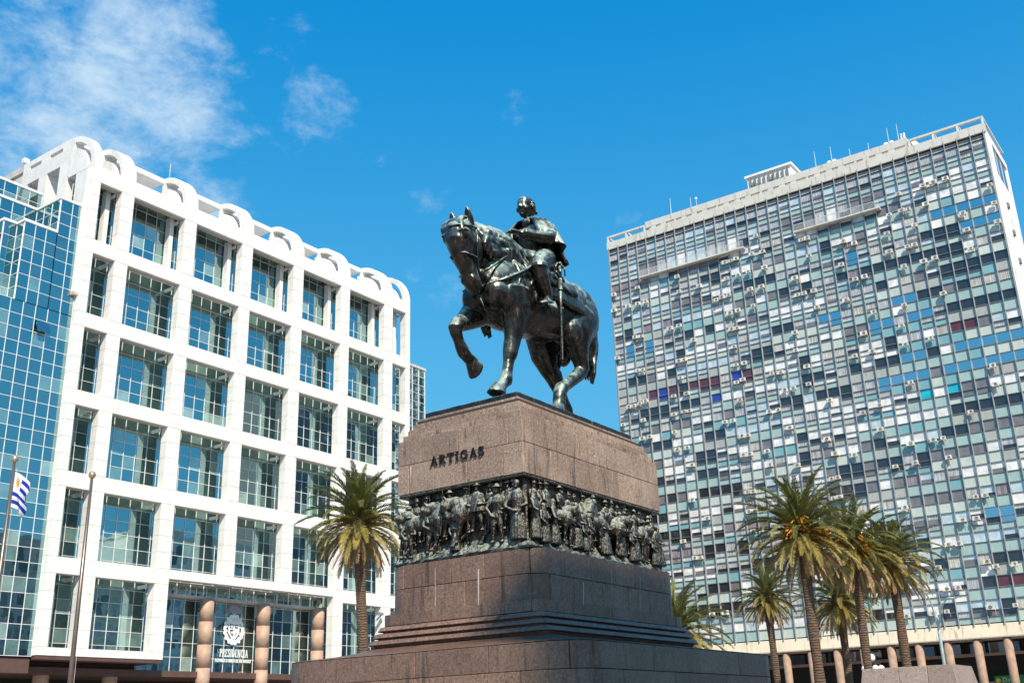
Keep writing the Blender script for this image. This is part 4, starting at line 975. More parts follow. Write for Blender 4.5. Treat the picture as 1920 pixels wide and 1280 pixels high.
def wmat(name, col, refl, stripes=0.):
    m = glass(name, col, refl, (.9,.95,1,1), .02)
    if stripes:
        nt_ = m.node_tree; d = next(n for n in nt_.nodes if n.type == 'BSDF_DIFFUSE'); lk = d.inputs[0].links[0]; src = lk.from_socket
        ge = nt_.nodes.new('ShaderNodeNewGeometry'); v = nt_.nodes.new('ShaderNodeVectorMath'); v.operation = 'MULTIPLY'; v.inputs[1].default_value = (0,9,.35); nt_.links.new(ge.outputs['Position'], v.inputs[0])
        n = nt_.nodes.new('ShaderNodeTexNoise'); n.inputs['Scale'].default_value = 1; n.inputs['Detail'].default_value = 4; nt_.links.new(v.outputs[0], n.inputs['Vector'])
        mr_ = nt_.nodes.new('ShaderNodeMapRange'); nt_.links.new(n.outputs['Fac'], mr_.inputs[0]); mr_.inputs[1].default_value = .42; mr_.inputs[2].default_value = .6; mr_.inputs[3].default_value = 0; mr_.inputs[4].default_value = stripes
        mx_ = nt_.nodes.new('ShaderNodeMix'); mx_.data_type = 'RGBA'; nt_.links.new(mr_.outputs[0], mx_.inputs[0]); nt_.links.new(src, mx_.inputs[6]); mx_.inputs[7].default_value = (.05,.05,.055,1); nt_.links.new(mx_.outputs[2], d.inputs[0])
    return m
WN = [wmat('window_blind_white', (.86,.85,.83,1), .05, .10), wmat('window_curtain_grey', (.58,.58,.58,1), .07, .5), wmat('window_dark', (.03,.028,.03,1), .08), wmat('window_dusk', (.20,.18,.18,1), .08), wmat('window_sky', (.02,.03,.04,1), .62), wmat('window_pale_blue', (.60,.68,.70,1), .15, .10), wmat('window_curtain_cream', (.66,.62,.56,1), .06, .5), wmat('window_maroon', (.12,.03,.035,1), .06), wmat('window_blue_cloth', (.03,.05,.35,1), .05), wmat('window_cyan_poster', (.02,.45,.58,1), .04), wmat('window_curtain_mauve', (.36,.28,.30,1), .07, .6)]
M['fin'] = simple('fin_grey', (.33,.34,.34,1), .5, .1, .2, 1.0)
M['rail'] = simple('rail_dark', (.20,.20,.20,1), .6, .2)
M['railw'] = simple('rail_white', (.62,.62,.61,1), .5)
def stained(name, col):
    t = NT(name); p = t.pos(); st = t.noise(t.scl(p, (1,1.6,.22)), 1.3, 6, .68); n = t.noise(p, .5, 5)
    c = t.mix(t.mr(n, .4, .7, 0, .4), col, tuple(x*.8 for x in col[:3])+(1,)); c = t.mix(t.mr(st, .53, .68, 0, .65), c, (.32,.22,.13,1))
    t.bump(t.noise(p, 12, 4), .2, .02); return t.fin(c, .85, 0, .2)
M['slab'] = stained('stained_concrete', (.82,.72,.56,1)); M['parapet'] = stained('parapet_concrete', (.60,.58,.53,1)); M['sidewall'] = stained('side_render', (.78,.77,.74,1))
XR = 140.; Y0, Y1 = 19.55, 78.30; NB = 34; PB = (Y1-Y0)/NB; ZC0 = 74.0; PZ = 2.72; NR = 23
tw = thing('apartment_tower', 'tall apartment slab of teal panels, grey fins and mixed window blinds', 'building', (XR, 49, 0))
TY = 49.
def tpart(name, mat, *bs, bevel=0):
    for b in bs:
        mb = MB(); mb.box(b[0]-XR, b[1]-XR, b[2]-TY, b[3]-TY, b[4], b[5]); o = mb.build(name, mat, tw, bevel=bevel)
    return o
g = random.Random(77)
def yb(j): return Y0+PB*j     # bay j starts at the right hand corner
# --- choose what fills each cell
cells = {}
for i in range(NR):
    j = 0
    while j < NB:
        n = min(g.choice((2,2,3,3,4,5)), NB-j); tA = g.random() < (.85 if j < 9 else .42 if j < 20 else .38)
        if i < 2: tA = False
        base = g.choices(range(11), weights=(28,15,13,10,2.2 if j < 14 else .4,11,9,.5,.1,0,2))[0]
        pb = g.choices(range(5), weights=(44,26,10,12,5))[0]
        for k in range(n):
            w = base if g.random() < .72 else g.choices((0,1,2,3,5,6), weights=(7,4,3,2,2,4))[0]
            p = pb if g.random() < .75 else g.choices(range(5), weights=(40,25,12,10,12))[0]
            cells[i, j+k] = [tA, w, p]
        j += n
for j in range(NB): cells[0,j] = [False, g.choice((1,1,5)) if j > 6 else g.choice((6,1,10)), 0]; cells[1,j] = [False, g.choice((0,1,1,3,5)), 1 if j > 22 else g.choice((0,1,4))]
def cell_at(px, py):
    p = onx(px, py, XR); j = int((p.y-Y0)/PB); i = round((ZC0-p.z)/PZ); return (i, j) if 0 <= i < NR and 0 <= j < NB else None
def C8(x, y): return (1520+x/3.2, 200+y/3.2)
def D1(x, y): return (1120+x/3.2, 600+y/3.2)
def D2(x, y): return (1520+x/3.2, 600+y/3.2)
def D3(x, y): return (1220+x/3.369, 900+y/3.369)
def D4(x, y): return (1570+x/3.369, 900+y/3.369)
def C7(x, y): return (1120+x/3.2, 200+y/3.2)
SET = [(4, C8, ((770,640),(850,620),(920,590),(1010,575),(1080,550),(945,700),(1030,685),(1105,660),(270,890),(620,1145),(560,1165),(660,1250),(580,1262))),
 (4, D2, ((410,30),(485,10),(915,150),(990,135),(1085,110),(1160,90),(1240,75),(1100,225),(1185,210),(1260,190),(935,265),(1010,245),(610,330),(690,315),(850,285),(540,350),(460,380))),
 (9, D2, ((710,440),(870,405))), (8, D1, ((400,440),(855,330),(730,490))), (7, D1, ((590,395),(650,385),(720,370),(330,455),(460,425),(920,318))), (7, D2, ((895,35),(970,20))), (7, D4, ((1035,600),(1130,585))),
 (5, D1, ((520,310),(590,290),(650,280),(710,260),(780,245),(915,215))), (5, D4, ((950,40),(1040,30),(1120,15),(980,310),(1080,300),(1160,290),(880,480),(820,490))), (5, C7, ((230,1220),(360,1225),(430,1200))), (2, C8, ((790,750),(870,730),(815,860),(885,835),(500,940),(580,920),(650,900),(730,870),(840,980),(910,965),(1075,915),(1140,900),(985,940),(350,985),(430,965),(440,1070))),
 (2, D1, ((360,770),(430,755),(640,945),(700,925),(650,1045),(710,1035),(780,1025),(850,1010),(430,1085),(1160,490),(1220,480),(1180,30),(1110,60),(985,195),(1050,180),(660,715),(690,700))),
 (2, D3, ((400,820),(470,805),(540,790),(440,445),(590,435),(470,690),(390,70),(330,90))),
 (10, D4, ((500,10),(1080,90))), (0, D2, ((90,560),(40,690),(110,680),(190,670),(265,650),(190,770),(280,760),(750,555))), (0, C8, ((900,480),(980,460),(1050,440),(760,545),(830,520))),
 (2, D2, ((220,900),(290,880),(160,440),(230,420),(440,260),(520,240),(50,440),(500,130),(755,185)))]
for w, fn, pts in SET:
    for q in pts:
        c = cell_at(*fn(*q))
        if c and c[0] > 0: cells[c][1] = w
BALC = [(54.84, 72.67), (34.38, 46.9)]
def in_balc(i, j):
    y = yb(j)+PB/2; return i == 1 and any(a < y < b for a, b in BALC)
PMESH = {}
def qmesh(kind, w, h, mat):
    k = (kind, round(w,3), round(h,3), mat.name)
    if k not in PMESH: mb = MB(); mb.box(0, .04, -w/2, w/2, -h/2, h/2); PMESH[k] = mb.mesh(kind, mat)
    return PMESH[k]
restw, restp = MB(), MB(); FW = .095; wcell = PB-FW
order = sorted(cells, key=lambda c: (c[1]*PB)**2*.6+((NR-c[0])*0.9)**2*.0+c[1])
def put(kind, o, matl, mi, j, z0, z1, rest, indiv):
    if kind == 'window_pane' and z1-z0 > 1 and mi in (0,1,5,6) and g.random() < .30:     # blind half drawn over dark glass
        k = z0+(z1-z0)*g.uniform(.25,.65); put('window_pane', 1, WN, mi, j, k, z1, rest, indiv); put('window_pane', 2, WN, g.choice((2,2,3)), j, z0, k-.012, rest, indiv); return
    y = yb(j)+PB/2; x = XR+(.02 if kind != 'window_pane' else .05)
    if indiv:
        ob_ = link(kind, qmesh(kind, wcell, z1-z0, matl[mi]), tw, loc=(x-XR, y-TY, (z0+z1)/2)); ob_.rotation_euler = (0, g.gauss(0,.004), g.gauss(0,.004))
    else:
        e, f = g.gauss(0,.004), g.gauss(0,.004); a, b = wcell/2, (z1-z0)/2; yy_, zz_, xx = y-TY, (z0+z1)/2, x-XR
        rest.quad((xx-e*a-f*b, yy_+a, zz_-b), (xx+e*a-f*b, yy_-a, zz_-b), (xx+e*a+f*b, yy_-a, zz_+b), (xx-e*a+f*b, yy_+a, zz_+b), mi)
nw = np_ = 0
mbw = MB(); 
RAIL = MB(); rails = {i: RAIL for i in range(NR)}
def rail(i, j, z, h=.07, x=.10): 
    y = yb(j); rails[i].box(-x, .06, y+FW/2-TY, y+PB-FW/2-TY, z-h/2, z+h/2)
for (i, j) in sorted(cells, key=lambda c: (c[1], c[0])):
    tA, w, p = cells[i, j]; zc = ZC0-PZ*i; iw = nw < 300; ip = np_ < 300
    top = zc+.62
    if i == 0:
        put('window_pane', 0, WN, 1, j, top+.08, top+.50, restw, iw); rail(i, j, top+.55); rail(i, j, top+.04); nw += 1
    if in_balc(i, j):
        put('window_pane', 0, WN, w, j, zc-1.95, top, restw, iw); nw += 1; rail(i, j, top+.04); rail(i, j, zc+.1, .05, .06); rail(i, j, zc-2.0); continue
    if tA:
        put('window_pane', 0, WN, w, j, zc-.62, top, restw, iw); put('spandrel_panel', 0, PN, p, j, zc-2.0, zc-.72, restp, ip); rail(i, j, zc-.67); nw += 1; np_ += 1
    else:
        put('window_pane', 0, WN, w, j, zc-.50, top, restw, iw)
        w2 = w if g.random() < .6 else g.choice((2,3,1,5)); put('window_pane', 0, WN, w2, j, zc-1.22, zc-.58, restw, nw < 299); nw += 2
        put('spandrel_panel', 0, PN, p, j, zc-2.0, zc-1.32, restp, ip); rail(i, j, zc-.54, .06); rail(i, j, zc-1.27); np_ += 1
    rail(i, j, top+.04)
    if not tA and g.random() < .25: rails[i].box(-.13, -.07, yb(j)+.15-TY, yb(j)+PB-.1-TY, zc-.56, zc-.49)
stuff(RAIL.build('window_rails', M['rail'], tw))
stuff(restw.build('window_panes', WN, tw)); stuff(restp.build('spandrel_panels', PN, tw))
for j in range(NB+1): tpart('facade_fin', M['fin'], (XR-.26, XR+.05, yb(j)-FW/2, yb(j)+FW/2, 11.87, 75.9 if j % 1 == 0 else 75.6))
tpart('tower_core', M['darkin'], (XR+.09, XR+12.3, Y0+.12, Y1-.05, 12.4, 75.5))
tpart('side_wall', M['sidewall'], (XR-.02, XR+12.5, Y0-.35, Y0-.09, 10.6, 70.2), (XR-.02, XR+2.6, Y0-.35, Y0-.09, 70.2, 76.0), (XR+11.8, XR+12.5, Y0-.35, Y0-.09, 70.2, 76.0), (XR+2.6, XR+11.8, Y0-.35, Y0-.09, 75.0, 76.0))
tpart('side_wall', M['sidewall'], (XR-.02, XR+12.5, Y1+.09, Y1+.30, 10.6, 76.0))
for k in range(9): tpart('side_window', WN[(3,4,5)[k % 3]], (XR+2.65+1.02*k, XR+3.6+1.02*k, Y0-.18, Y0-.14, 70.25, 74.95))
for k in range(14): tpart('wall_vent', M['rail'], (XR+4.5, XR+5.3, Y0-.60, Y0-.36, 66-4.1*k, 66.7-4.1*k))
tpart('parapet', M['parapet'], (XR-.18, XR+.35, Y0-.36, Y1+.31, 75.62, 76.9)); tpart('roof_slab', M['parapet'], (XR+.36, XR+12.5, Y0-.3, Y1+.25, 75.7, 76.3))
tpart('penthouse_wall', M['parapet'], (XR-.06, XR+.34, 29.4, 71.3, 77.42, 78.5)); tpart('penthouse_wall', M['parapet'], (XR+1.0, XR+11, 29.5, 71.2, 76.3, 78.38))
for k in range(23): tpart('penthouse_post', M['parapet'], (XR-.04, XR+.32, 29.4+1.82*k, 29.4+1.82*k+(.9 if k % 4 else .35), 76.905, 77.415))
for a, b in ((Y0-.3, 29.3), (71.4, Y1+.25)):
    tpart('pergola_beam', M['parapet'], (XR-.1, XR+.35, a, b, 77.75, 78.05), (XR+11.9, XR+12.4, a, b, 77.75, 78.05)); tpart('pergola_beam', M['soffit'], (XR+2.6, XR+3.0, a+.1, b-.1, 77.4, 77.8))
    n = 4 if b-a > 8 else 3
    for k in range(n):
        y = a+(b-a-.3)*k/(n-1); tpart('pergola_post', M['railw'], (XR-.08, XR+.2, y, y+.28, 76.9, 77.75)); tpart('pergola_rafter', M['parapet'], (XR+.36, XR+11.88, y, y+.25, 77.72, 78.0))
tpart('balcony_slab', M['parapet'], *[(XR-1.0, XR-.02, a, b, 68.72, 68.92) for a, b in BALC])
for a, b in BALC:
    mb = MB(); n = int((b-a)/.16)
    for k in range(n): y = a+(b-a)*k/n; mb.box(-.96, -.93, y-TY, y+.035-TY, 68.92, 69.85)
    mb.box(-.98, -.91, a-TY, b-TY, 69.85, 69.91); mb.build('balcony_railing', M['railw'], tw)
# rooftop plant room, tanks
tpart('plant_room', M['sidewall'], (XR+2.5, XR+7.5, 47.2, 54.3, 78.4, 81.6), (XR+2.2, XR+7.8, 46.9, 54.6, 81.6, 81.95)); tpart('plant_room', M['sidewall'], (XR+2, XR+6, 43.2, 45.6, 78.4, 79.5))
mb = MB()
for k in range(9): y = 47.6+.75*k; mb.box(2.2, 2.48, y-TY, y+.18-TY, 78.5+.2*(k % 3), 81.3); mb.box(2.0, 2.48, y+.3-TY, y+.55-TY, 79.0+.3*(k % 4), 79.5+.3*(k % 4))
mb.build('duct', M['rail'], tw)
for (yy_, rr_) in ((70.6,1.9), (67.0,2.4), (30.6,2.2)):
    mb = MB(); mb.ell((3.5, yy_-TY, 78.3), (rr_, rr_, 1.5), 20, 12); mb.build('water_tank', M['sidewall'], tw, smooth=True)
# slab and colonnade
tpart('first_floor_slab', M['slab'], (XR-.10, XR+12.5, Y0-.36, Y1+.3, 10.53, 12.02)); tpart('slab_drip', M['rail'], (XR-.02, XR+.5, Y0-.3, Y1+.25, 12.021, 12.39)) if False else None
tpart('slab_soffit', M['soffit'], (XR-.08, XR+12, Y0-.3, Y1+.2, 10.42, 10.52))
M['colpink'] = simple('column_pink_concrete', (.34,.225,.165,1), .8, 0, .2, 1.5, .2)
for k in range(18):
    y = 21.45+3.455*k
    if y > Y1: break
    mb = MB(); mb.tube([(.55, y-TY, 0), (.55, y-TY, 10.41)], .50, 22); o = fixn(mb.build('colonnade_column', M['colpink'], tw))
    for pl in o.data.polygons: pl.use_smooth = len(pl.vertices) == 4
tpart('mezzanine_beam', M['colpink'], (XR+4.2, XR+4.7, Y0, Y1, 8.6, 8.95)); tpart('shop_wall', M['darkin'], (XR+5, XR+5.3, Y0-.2, Y1, 0.02, 10.4))
for k in range(26): tpart('shop_pane', WN[(2,3,2,1)[k % 4]], (XR+4.9, XR+4.96, 20+2.2*k, 21.9+2.2*k, 1.0+(k % 3)*.3, 5.6)); 
for k in range(20): tpart('upper_shop_pane', WN[(2,3)[k % 2]], (XR+4.88, XR+4.94, 20.4+2.9*k, 22.9+2.9*k, 9.0, 10.2))
# AC units, each where the photograph shows it
M['ac'] = simple('ac_white', (.66,.63,.57,1), .45, 0, .30, 2); M['acg'] = simple('ac_grille', (.20,.19,.18,1), .6, 0, .5)
mb = MB(); mb.box(-.36, 0, -.42, .42, -.28, .28); AC1 = mb.mesh('case', M['ac'])
mb = MB(); mb.prism([(-.08+.21*math.cos(2*math.pi*k/18), .21*math.sin(2*math.pi*k/18)) for k in range(18)], lambda p, d: (d, p[0], p[1]), -.385, -.355); AC2 = mb.mesh('fan_grille', M['acg'])
mb = MB()
for s in (-.3,.3): mb.box(-.34, .02, s-.02, s+.02, -.33, -.285); mb.box(-.02, .02, s-.02, s+.02, -.55, -.285)
mb.box(-.33, -.29, -.32, .32, -.325, -.29); AC3 = mb.mesh('bracket', M['rail'])
mb = MB(); mb.tube([(-.05,-.40,-.1),(-.03,-.5,-.3),(-.02,-.48,-.8)], .02, 5); AC4 = mb.mesh('pipe', M['railw'])
UNITS = [(C7, ((950,775),(1222,800),(1258,790),(925,885),(990,870),(765,935),(800,925),(832,912),(478,1020),(775,1030),(805,1022),(845,1012),(905,990),(1003,965),(240,1085),(490,1110),(612,1077),(1270,895),(100,1128),(100,1222),(185,1197),(243,1183),(290,1170),(715,1160),(748,1143),(787,1128),(917,1095),(985,1080),(1185,1028),(1200,1130),(1240,1120),(935,1193),(795,1238),(825,1228))),
 (C8, ((672,475),(733,455),(808,432),(1075,470),(1100,578),(525,525),(585,615),(545,625),(690,585),(470,650),(912,640),(622,712),(935,740),(1122,690),(195,808),(262,820),(457,760),(470,870),(580,840),(622,828),(958,850),(560,958),(597,945),(678,928),(745,907),(183,948),(268,1035),(302,1025),(18,1105),(212,1160),(795,1120),(38,1203),(560,1190),(378,1232))),
 (D1, ((227,102),(262,97),(437,50),(490,33),(805,55),(838,48),(578,120),(820,160),(852,155),(1185,75),(1190,182),(120,228),(490,245),(522,237),(243,303),(273,297),(830,268),(862,262),(500,345),(1047,320),(1080,318),(835,373),(872,357),(1257,278),(1267,383),(458,455),(537,440),(1125,420),(1155,413),(190,520),(220,513),(255,500),(290,485),(855,478),(460,565),(520,548),(553,543),(1030,548),(1085,538),(155,627),(277,600),(765,610),(812,602),(462,670),(1155,645),(270,710),(298,703),(868,695),(902,690),(480,773),(540,765),(877,808),(915,803),(1018,785),(568,868),(1038,867),(1200,870),(570,1078),(900,1030),(935,1027),(660,1187),(910,1147),(945,1142),(1010,1258),(935,1265))),
 (D2, ((318,80),(348,72),(545,33),(720,108),(568,145),(265,215),(368,188),(600,373),(1093,272),(1108,385),(115,480),(413,510),(312,555),(960,550),(417,655),(97,713),(133,708),(598,740),(735,717),(770,710),(145,800),(262,808),(508,877),(627,855),(827,822),(125,950),(163,943),(137,1068),(175,1062),(990,1058),(1045,1050),(565,1122),(910,1198),(993,1187),(478,1255))),
 (D4, ((700,405),(740,402),(635,550),(945,513),(1000,543),(1120,527),(690,685),(735,680),(775,675),(235,727),(965,800),(1125,787),(605,840),(692,827),(437,857),(62,885),(100,883))),
 (D3, ((728,313),(205,385),(280,490),(315,487),(388,845),(472,835)))]
WORDS = 'zero first second third fourth fifth sixth seventh eighth ninth tenth eleventh twelfth thirteenth fourteenth fifteenth sixteenth seventeenth eighteenth nineteenth twentieth'.split()
def ordw(n):
    if n <= 20: return WORDS[n]
    t = {2:'twenty', 3:'thirty'}[n//10]; return t+('-'+WORDS[n % 10] if n % 10 else '') if n % 10 else {2:'twentieth',3:'thirtieth'}[n//10]
seen = {}; placed = []
for fn, pts in UNITS:
    for q in pts:
        p = onx(*fn(*q), XR-.45)
        if any(abs(p.y-a) < .86 and abs(p.z-b) < .62 for a, b in placed): p.y += .5 if g.random() < .5 else -.5
        if any(abs(p.y-a) < .84 and abs(p.z-b) < .58 for a, b in placed): continue
        placed.append((p.y, p.z)); i = max(0, round((ZC0-p.z-.35)/PZ)); j = int((p.y-Y0)/PB)
        key = (i, j); seen[key] = seen.get(key, 0)+1
        lab = 'white air conditioner, %s window row down, %s bay from the white side wall' % (ordw(i+1), ordw(j+1))
        if seen[key] > 1: lab += (', lower one', ', lowest one')[min(1, seen[key]-2)]
        a = thing('air_conditioner', lab, 'air conditioner', (XR-.30, p.y, p.z), 'air conditioners hung on the apartment tower')
        for nm, me in (('case', AC1), ('fan_grille', AC2), ('bracket', AC3), ('pipe', AC4)): link(nm, me, a)
        k_ = g.uniform(.80, 1.06); a.scale = (k_, k_*g.uniform(.85,1.15), k_); a.rotation_euler = (g.gauss(0,.025), 0, g.gauss(0,.03))
# green shop sign under the colonnade
p = onx(1885, 1272, XR+3.5); sg = thing('shop_sign', 'green shop sign with a yellow disc under the right colonnade', 'sign', (XR+3.5, p.y, p.z-.35))
mb = MB(); mb.box(0, .2, -4.2, 1.2, -.25, .75); mb.build('board', simple('sign_green', (.03,.20,.05,1), .5), sg)
q = onx(1872, 1275, XR+3.5); mb = MB(); mb.prism([(q.y-p.y+.28*math.cos(k*.349), .22+.28*math.sin(k*.349)) for k in range(18)], lambda a, d: (d, a[0], a[1]), -.03, -.001); fixn(mb.build('disc', simple('sign_yellow', (.75,.55,.04,1), .5), sg))
yy = q.y-p.y-.45
for ch in 'Dra':
    mb = MB(); w = letter_mesh(mb, ch, lambda a, d: (-d, yy-a[0]*.7, -.02+a[1]*.55), 0, .03); fixn(mb.build('letter', simple('sign_pale', (.55,.65,.40,1), .5), sg)); yy -= (w+.1)*.7
# antennas on the roof
for k, (px, py, hh, kind) in enumerate(((1256,372,3.4,0),(1294,370,2.0,0),(1305,372,2.2,1),(1526,284,3.0,0),(1556,275,3.4,2),(1592,279,2.4,3),(1627,268,2.4,0),(1662,240,3.2,2),(1680,233,4.0,4))):
    b = onx(px, py, XR+3.5); z0 = max(78.35, b.z-hh)
    names = ('thin whip antenna', 'ball-topped antenna', 'mast with round white dishes', 'mast with a side bracket', 'tall mast with twin white drums')
    a = thing('roof_antenna', '%s on the apartment tower roof, %s from the left' % (names[kind], ordw(k+1)), 'antenna', (b.x, b.y, 78.3), 'antennas on the apartment tower roof')
    H = b.z-78.3; mb = MB(); mb.tube([(0,0,0), (0,0,H)], [.07,.03], 6); mb.build('mast', M['railw'], a)
    if kind in (1,): mb = MB(); mb.ell((0,0,H), (.2,.2,.2), 10, 8); mb.build('ball', M['sidewall'], a)
    if kind == 2:
        for s in (-.35,.45): mb = MB(); mb.ell((-.15,s,H*.42), (.15,.38,.38), 12, 8); mb.build('dish', M['sidewall'], a)
    if kind == 3: mb = MB(); mb.tube([(0,0,H*.5), (0,-.6,H*.6)], .05, 6); mb.build('bracket', M['rail'], a)
    if kind == 4:
        for s in (-.4,-.8): mb = MB(); mb.tube([(0,s,H*.2), (0,s,H*.62)], .16, 10); mb.build('drum', M['sidewall'], a)
# ================================================================ ground
t = NT('plaza_paving'); p = t.pos(); br = t.new('ShaderNodeTexBrick'); t.lk(p, br.inputs['Vector']); br.inputs['Scale'].default_value = 1.2
br.inputs['Color1'].default_value = (.36,.33,.30,1); br.inputs['Color2'].default_value = (.30,.28,.26,1); br.inputs['Mortar'].default_value = (.16,.15,.14,1)
c = t.mix(t.mr(t.noise(p, .3, 4), .4, .7, 0, .4), br.outputs['Color'], (.24,.22,.20,1)); M['paving'] = t.fin(c, .75)
mb = MB(); mb.quad((-900,-900,0),(1600,-900,0),(1600,1600,0),(-900,1600,0)); struct(mb.build('plaza_ground', M['paving']))
# ================================================================ palms
def leafmat(name, a, b):
    t = NT(name); n = t.noise(t.pos(), 1.7, 3); c = t.mix(t.mr(n, .3, .7), a, b); c = t.mix(t.math('MULTIPLY', t.rnd(), .45), c, tuple(x*.6 for x in a[:3])+(1,))
    tr = t.new('ShaderNodeBsdfTranslucent'); t.lk(c, tr.inputs[0]); t.fin(c, .45, 0, .4)
    m = t.new('ShaderNodeMixShader'); m.inputs[0].default_value = .18; t.lk(t.b.outputs[0], m.inputs[1]); t.lk(tr.outputs[0], m.inputs[2]); t.lk(m.outputs[0], t.o.inputs[0]); return t.m
LM = [leafmat('frond_green', (.095,.110,.026,1), (.21,.20,.050,1)), leafmat('frond_olive', (.22,.185,.046,1), (.40,.30,.085,1)), leafmat('frond_dry', (.30,.19,.085,1), (.40,.27,.13,1))]
def bark():
    t = NT('palm_bark'); p = t.obj(); w = t.noise(t.scl(p, (1,1,2.2)), 5, 4, .7); wv = t.new('ShaderNodeTexWave', bands_direction='Z'); t.lk(p, wv.inputs['Vector']); wv.inputs['Scale'].default_value = 2.4; wv.inputs['Distortion'].default_value = 5; wv.inputs['Detail'].default_value = 3; wv.inputs['Detail Scale'].default_value = 2.5
    c = t.mix(t.mr(w, .3, .7), (.085,.052,.033,1), (.20,.125,.080,1)); c = t.mix(t.math('MULTIPLY', wv.outputs['Fac'], .55), c, (.07,.045,.03,1)); t.bump(t.math('ADD', w, wv.outputs['Fac']), .8, .06); return t.fin(c, .9)
M['bark'] = bark(); M['fruit'] = simple('palm_fruit', (.50,.22,.025,1), .6, 0, .35, 12); M['leafbase'] = simple('leaf_base', (.24,.16,.075,1), .9, 0, .4, 6, .4)
def frond_mesh(el, ln, droop, mat, seed):
    g = random.Random(seed); mb = MB(); n = 15; P = []; a = R(el); x = z = 0.
    for i in range(n+1):
        P.append(Vector((x, 0, z))); st = ln/n; x += st*math.cos(a); z += st*math.sin(a); a -= R(droop)/n*(0.5+1.1*i/n)
    mb.tube(P[::2], [.045*(1-.8*i/8) for i in range(len(P[::2]))], 4)
    m = 52
    for k in range(3, m):
        q = k/m*n; i = min(n-1, int(q)); f = q-i; p = P[i].lerp(P[i+1], f); t = (P[i+1]-P[i]).normalized(); up = Vector((-t.z, 0, t.x))
        L_ = .46*ln/3.2*math.sin(math.pi*(.14+.84*k/m))**.6*g.uniform(.85,1.1)
        for s in (-1,1):
            d = (t*(.75+.3*k/m)+Vector((0,s,0))*.72+up*(.30+g.uniform(-.22,.12))).normalized(); tip = p+d*L_+Vector((0,0,-.16*L_*g.uniform(.4,1.6))); w = .026*ln/3.2+.006
            mid = p.lerp(tip, .5)+up*.04
            wv = t*w; mb.add([p-wv*.6, p+wv*.6, mid+wv, tip, mid-wv], [(0,1,2,4),(4,2,3)])
    me = mb.mesh('frond', mat); return me
TIERS = [(80,.95,40,0,7),(68,1.05,55,0,9),(55,1.1,66,0,11),(41,1.12,74,0,12),(27,1.10,78,0,12),(12,1.05,76,1,12),(-4,1.0,64,1,13),(-20,.95,54,1,13),(-38,.88,40,2,12),(-58,.76,20,2,9)]
FM = {}
for ti, (el, l, dr, mi, n) in enumerate(TIERS):
    for v in range(2): FM[ti, v] = frond_mesh(el+(v*8-4), 3.0*l, dr*(.85+.3*v), LM[mi], 100+ti*3+v)
def palm(px, py, depth, label, scale=1., lean=(0,0), fruit=True, seed=0, r0=.40, group='palms on the plaza', skip=0):
    g = random.Random(seed); c = CAM+ray(px, py)*depth; H = c.z-.35*scale
    bx, by = c.x-lean[0], c.y-lean[1]
    t = thing('palm_tree', label, 'palm tree', (bx, by, 0), group)
    mb = MB(); path = []; rad = []
    for i in range(13):
        q = i/12; path.append((lean[0]*q**1.6+.05*math.sin(q*5+seed), lean[1]*q**1.6, H*q)); rad.append(r0*(1.25-.35*min(1,q*3) if q < .33 else .90)+(.02*math.sin(i*2.1)))
    rad[-1] *= 1.15; mb.tube(path, rad, 14); mb.build('trunk', M['bark'], t, smooth=True)
    top = Vector((lean[0], lean[1], H)); mb = MB()
    mb.loft([(top.x,top.y,H-1.0*scale,r0*.95,r0*.95),(top.x,top.y,H-.4*scale,r0*1.45,r0*1.45),(top.x,top.y,H+.15*scale,r0*1.55,r0*1.55),(top.x,top.y,H+.6*scale,r0*1.0,r0*1.0),(top.x,top.y,H+.8*scale,r0*.4,r0*.4)], 12)
    for k in range(40):
        a = k*2.399; z = H-.9*scale+1.3*scale*k/40; rr = r0*1.35
        mb.tube([(top.x+rr*.8*math.cos(a), top.y+rr*.8*math.sin(a), z), (top.x+rr*1.25*math.cos(a), top.y+rr*1.25*math.sin(a), z+.22*scale)], [.09,.04], 5)
    mb.build('crown_shaft', M['leafbase'], t)
    for ti, (el, l, dr, mi, n) in enumerate(TIERS):
        for k in range(n):
            o = link('frond', FM[ti, g.randrange(2)], t, loc=(top.x, top.y, H+.25*scale-.06*ti)); s = scale*g.uniform(.86,1.12)
            o.scale = (s, s, s); o.rotation_euler = (g.gauss(0,.10), g.gauss(0,.09), 2*math.pi*(k+g.uniform(-.35,.35))/n+ti*.7)
    if fruit:
        for k in range(3):
            a = math.pi+YAW+R(-60+55*k)+g.uniform(-.3,.3); mb = MB(); 
            for s in range(26):
                b = a+g.gauss(0,.16); r1 = r0*1.2; r2 = r0*1.2+g.uniform(.55,1.15)*scale; zz_ = H+.30*scale+g.gauss(0,.22)+.25*math.sin(k*2.1)
                mb.tube([(top.x+r1*math.cos(b), top.y+r1*math.sin(b), H+.1), (top.x+(r1+r2)/2*math.cos(b), top.y+(r1+r2)/2*math.sin(b), zz_), (top.x+r2*math.cos(b), top.y+r2*math.sin(b), zz_-.28*g.uniform(.3,1.5))], [.03,.03,.05], 4)
            mb.build('fruit_cluster', M['fruit'], t)
    return t
palm(672, 968, 58, 'broad palm with golden lower fronds left of the granite pedestal', 1.07, (-.6,.2), False, 1, .31)
palm(1500, 990, 55, 'large palm with orange fruit, tallest of the right-hand palms', 1.09, (-.75,-.2), True, 2, .29)
palm(1597, 1022, 60, 'palm with orange fruit in the middle of the right-hand clump', 1.0, (-.5,-.2), True, 3, .27)
palm(1668, 1042, 63, 'rightmost palm of the clump before the apartment tower', .95, (-.55,-.1), False, 4, .30)
palm(1572, 1118, 70, 'low palm half hidden behind the two fruiting palms', .90, (.1,.0), False, 5, .28)
palm(1437, 1112, 70, 'small palm between the pedestal and the large fruiting palm', .73, (0,.1), False, 6, .25)
palm(1262, 1178, 52, 'palm peeping out right behind the granite pedestal', .92, (0,0), False, 7, .34)
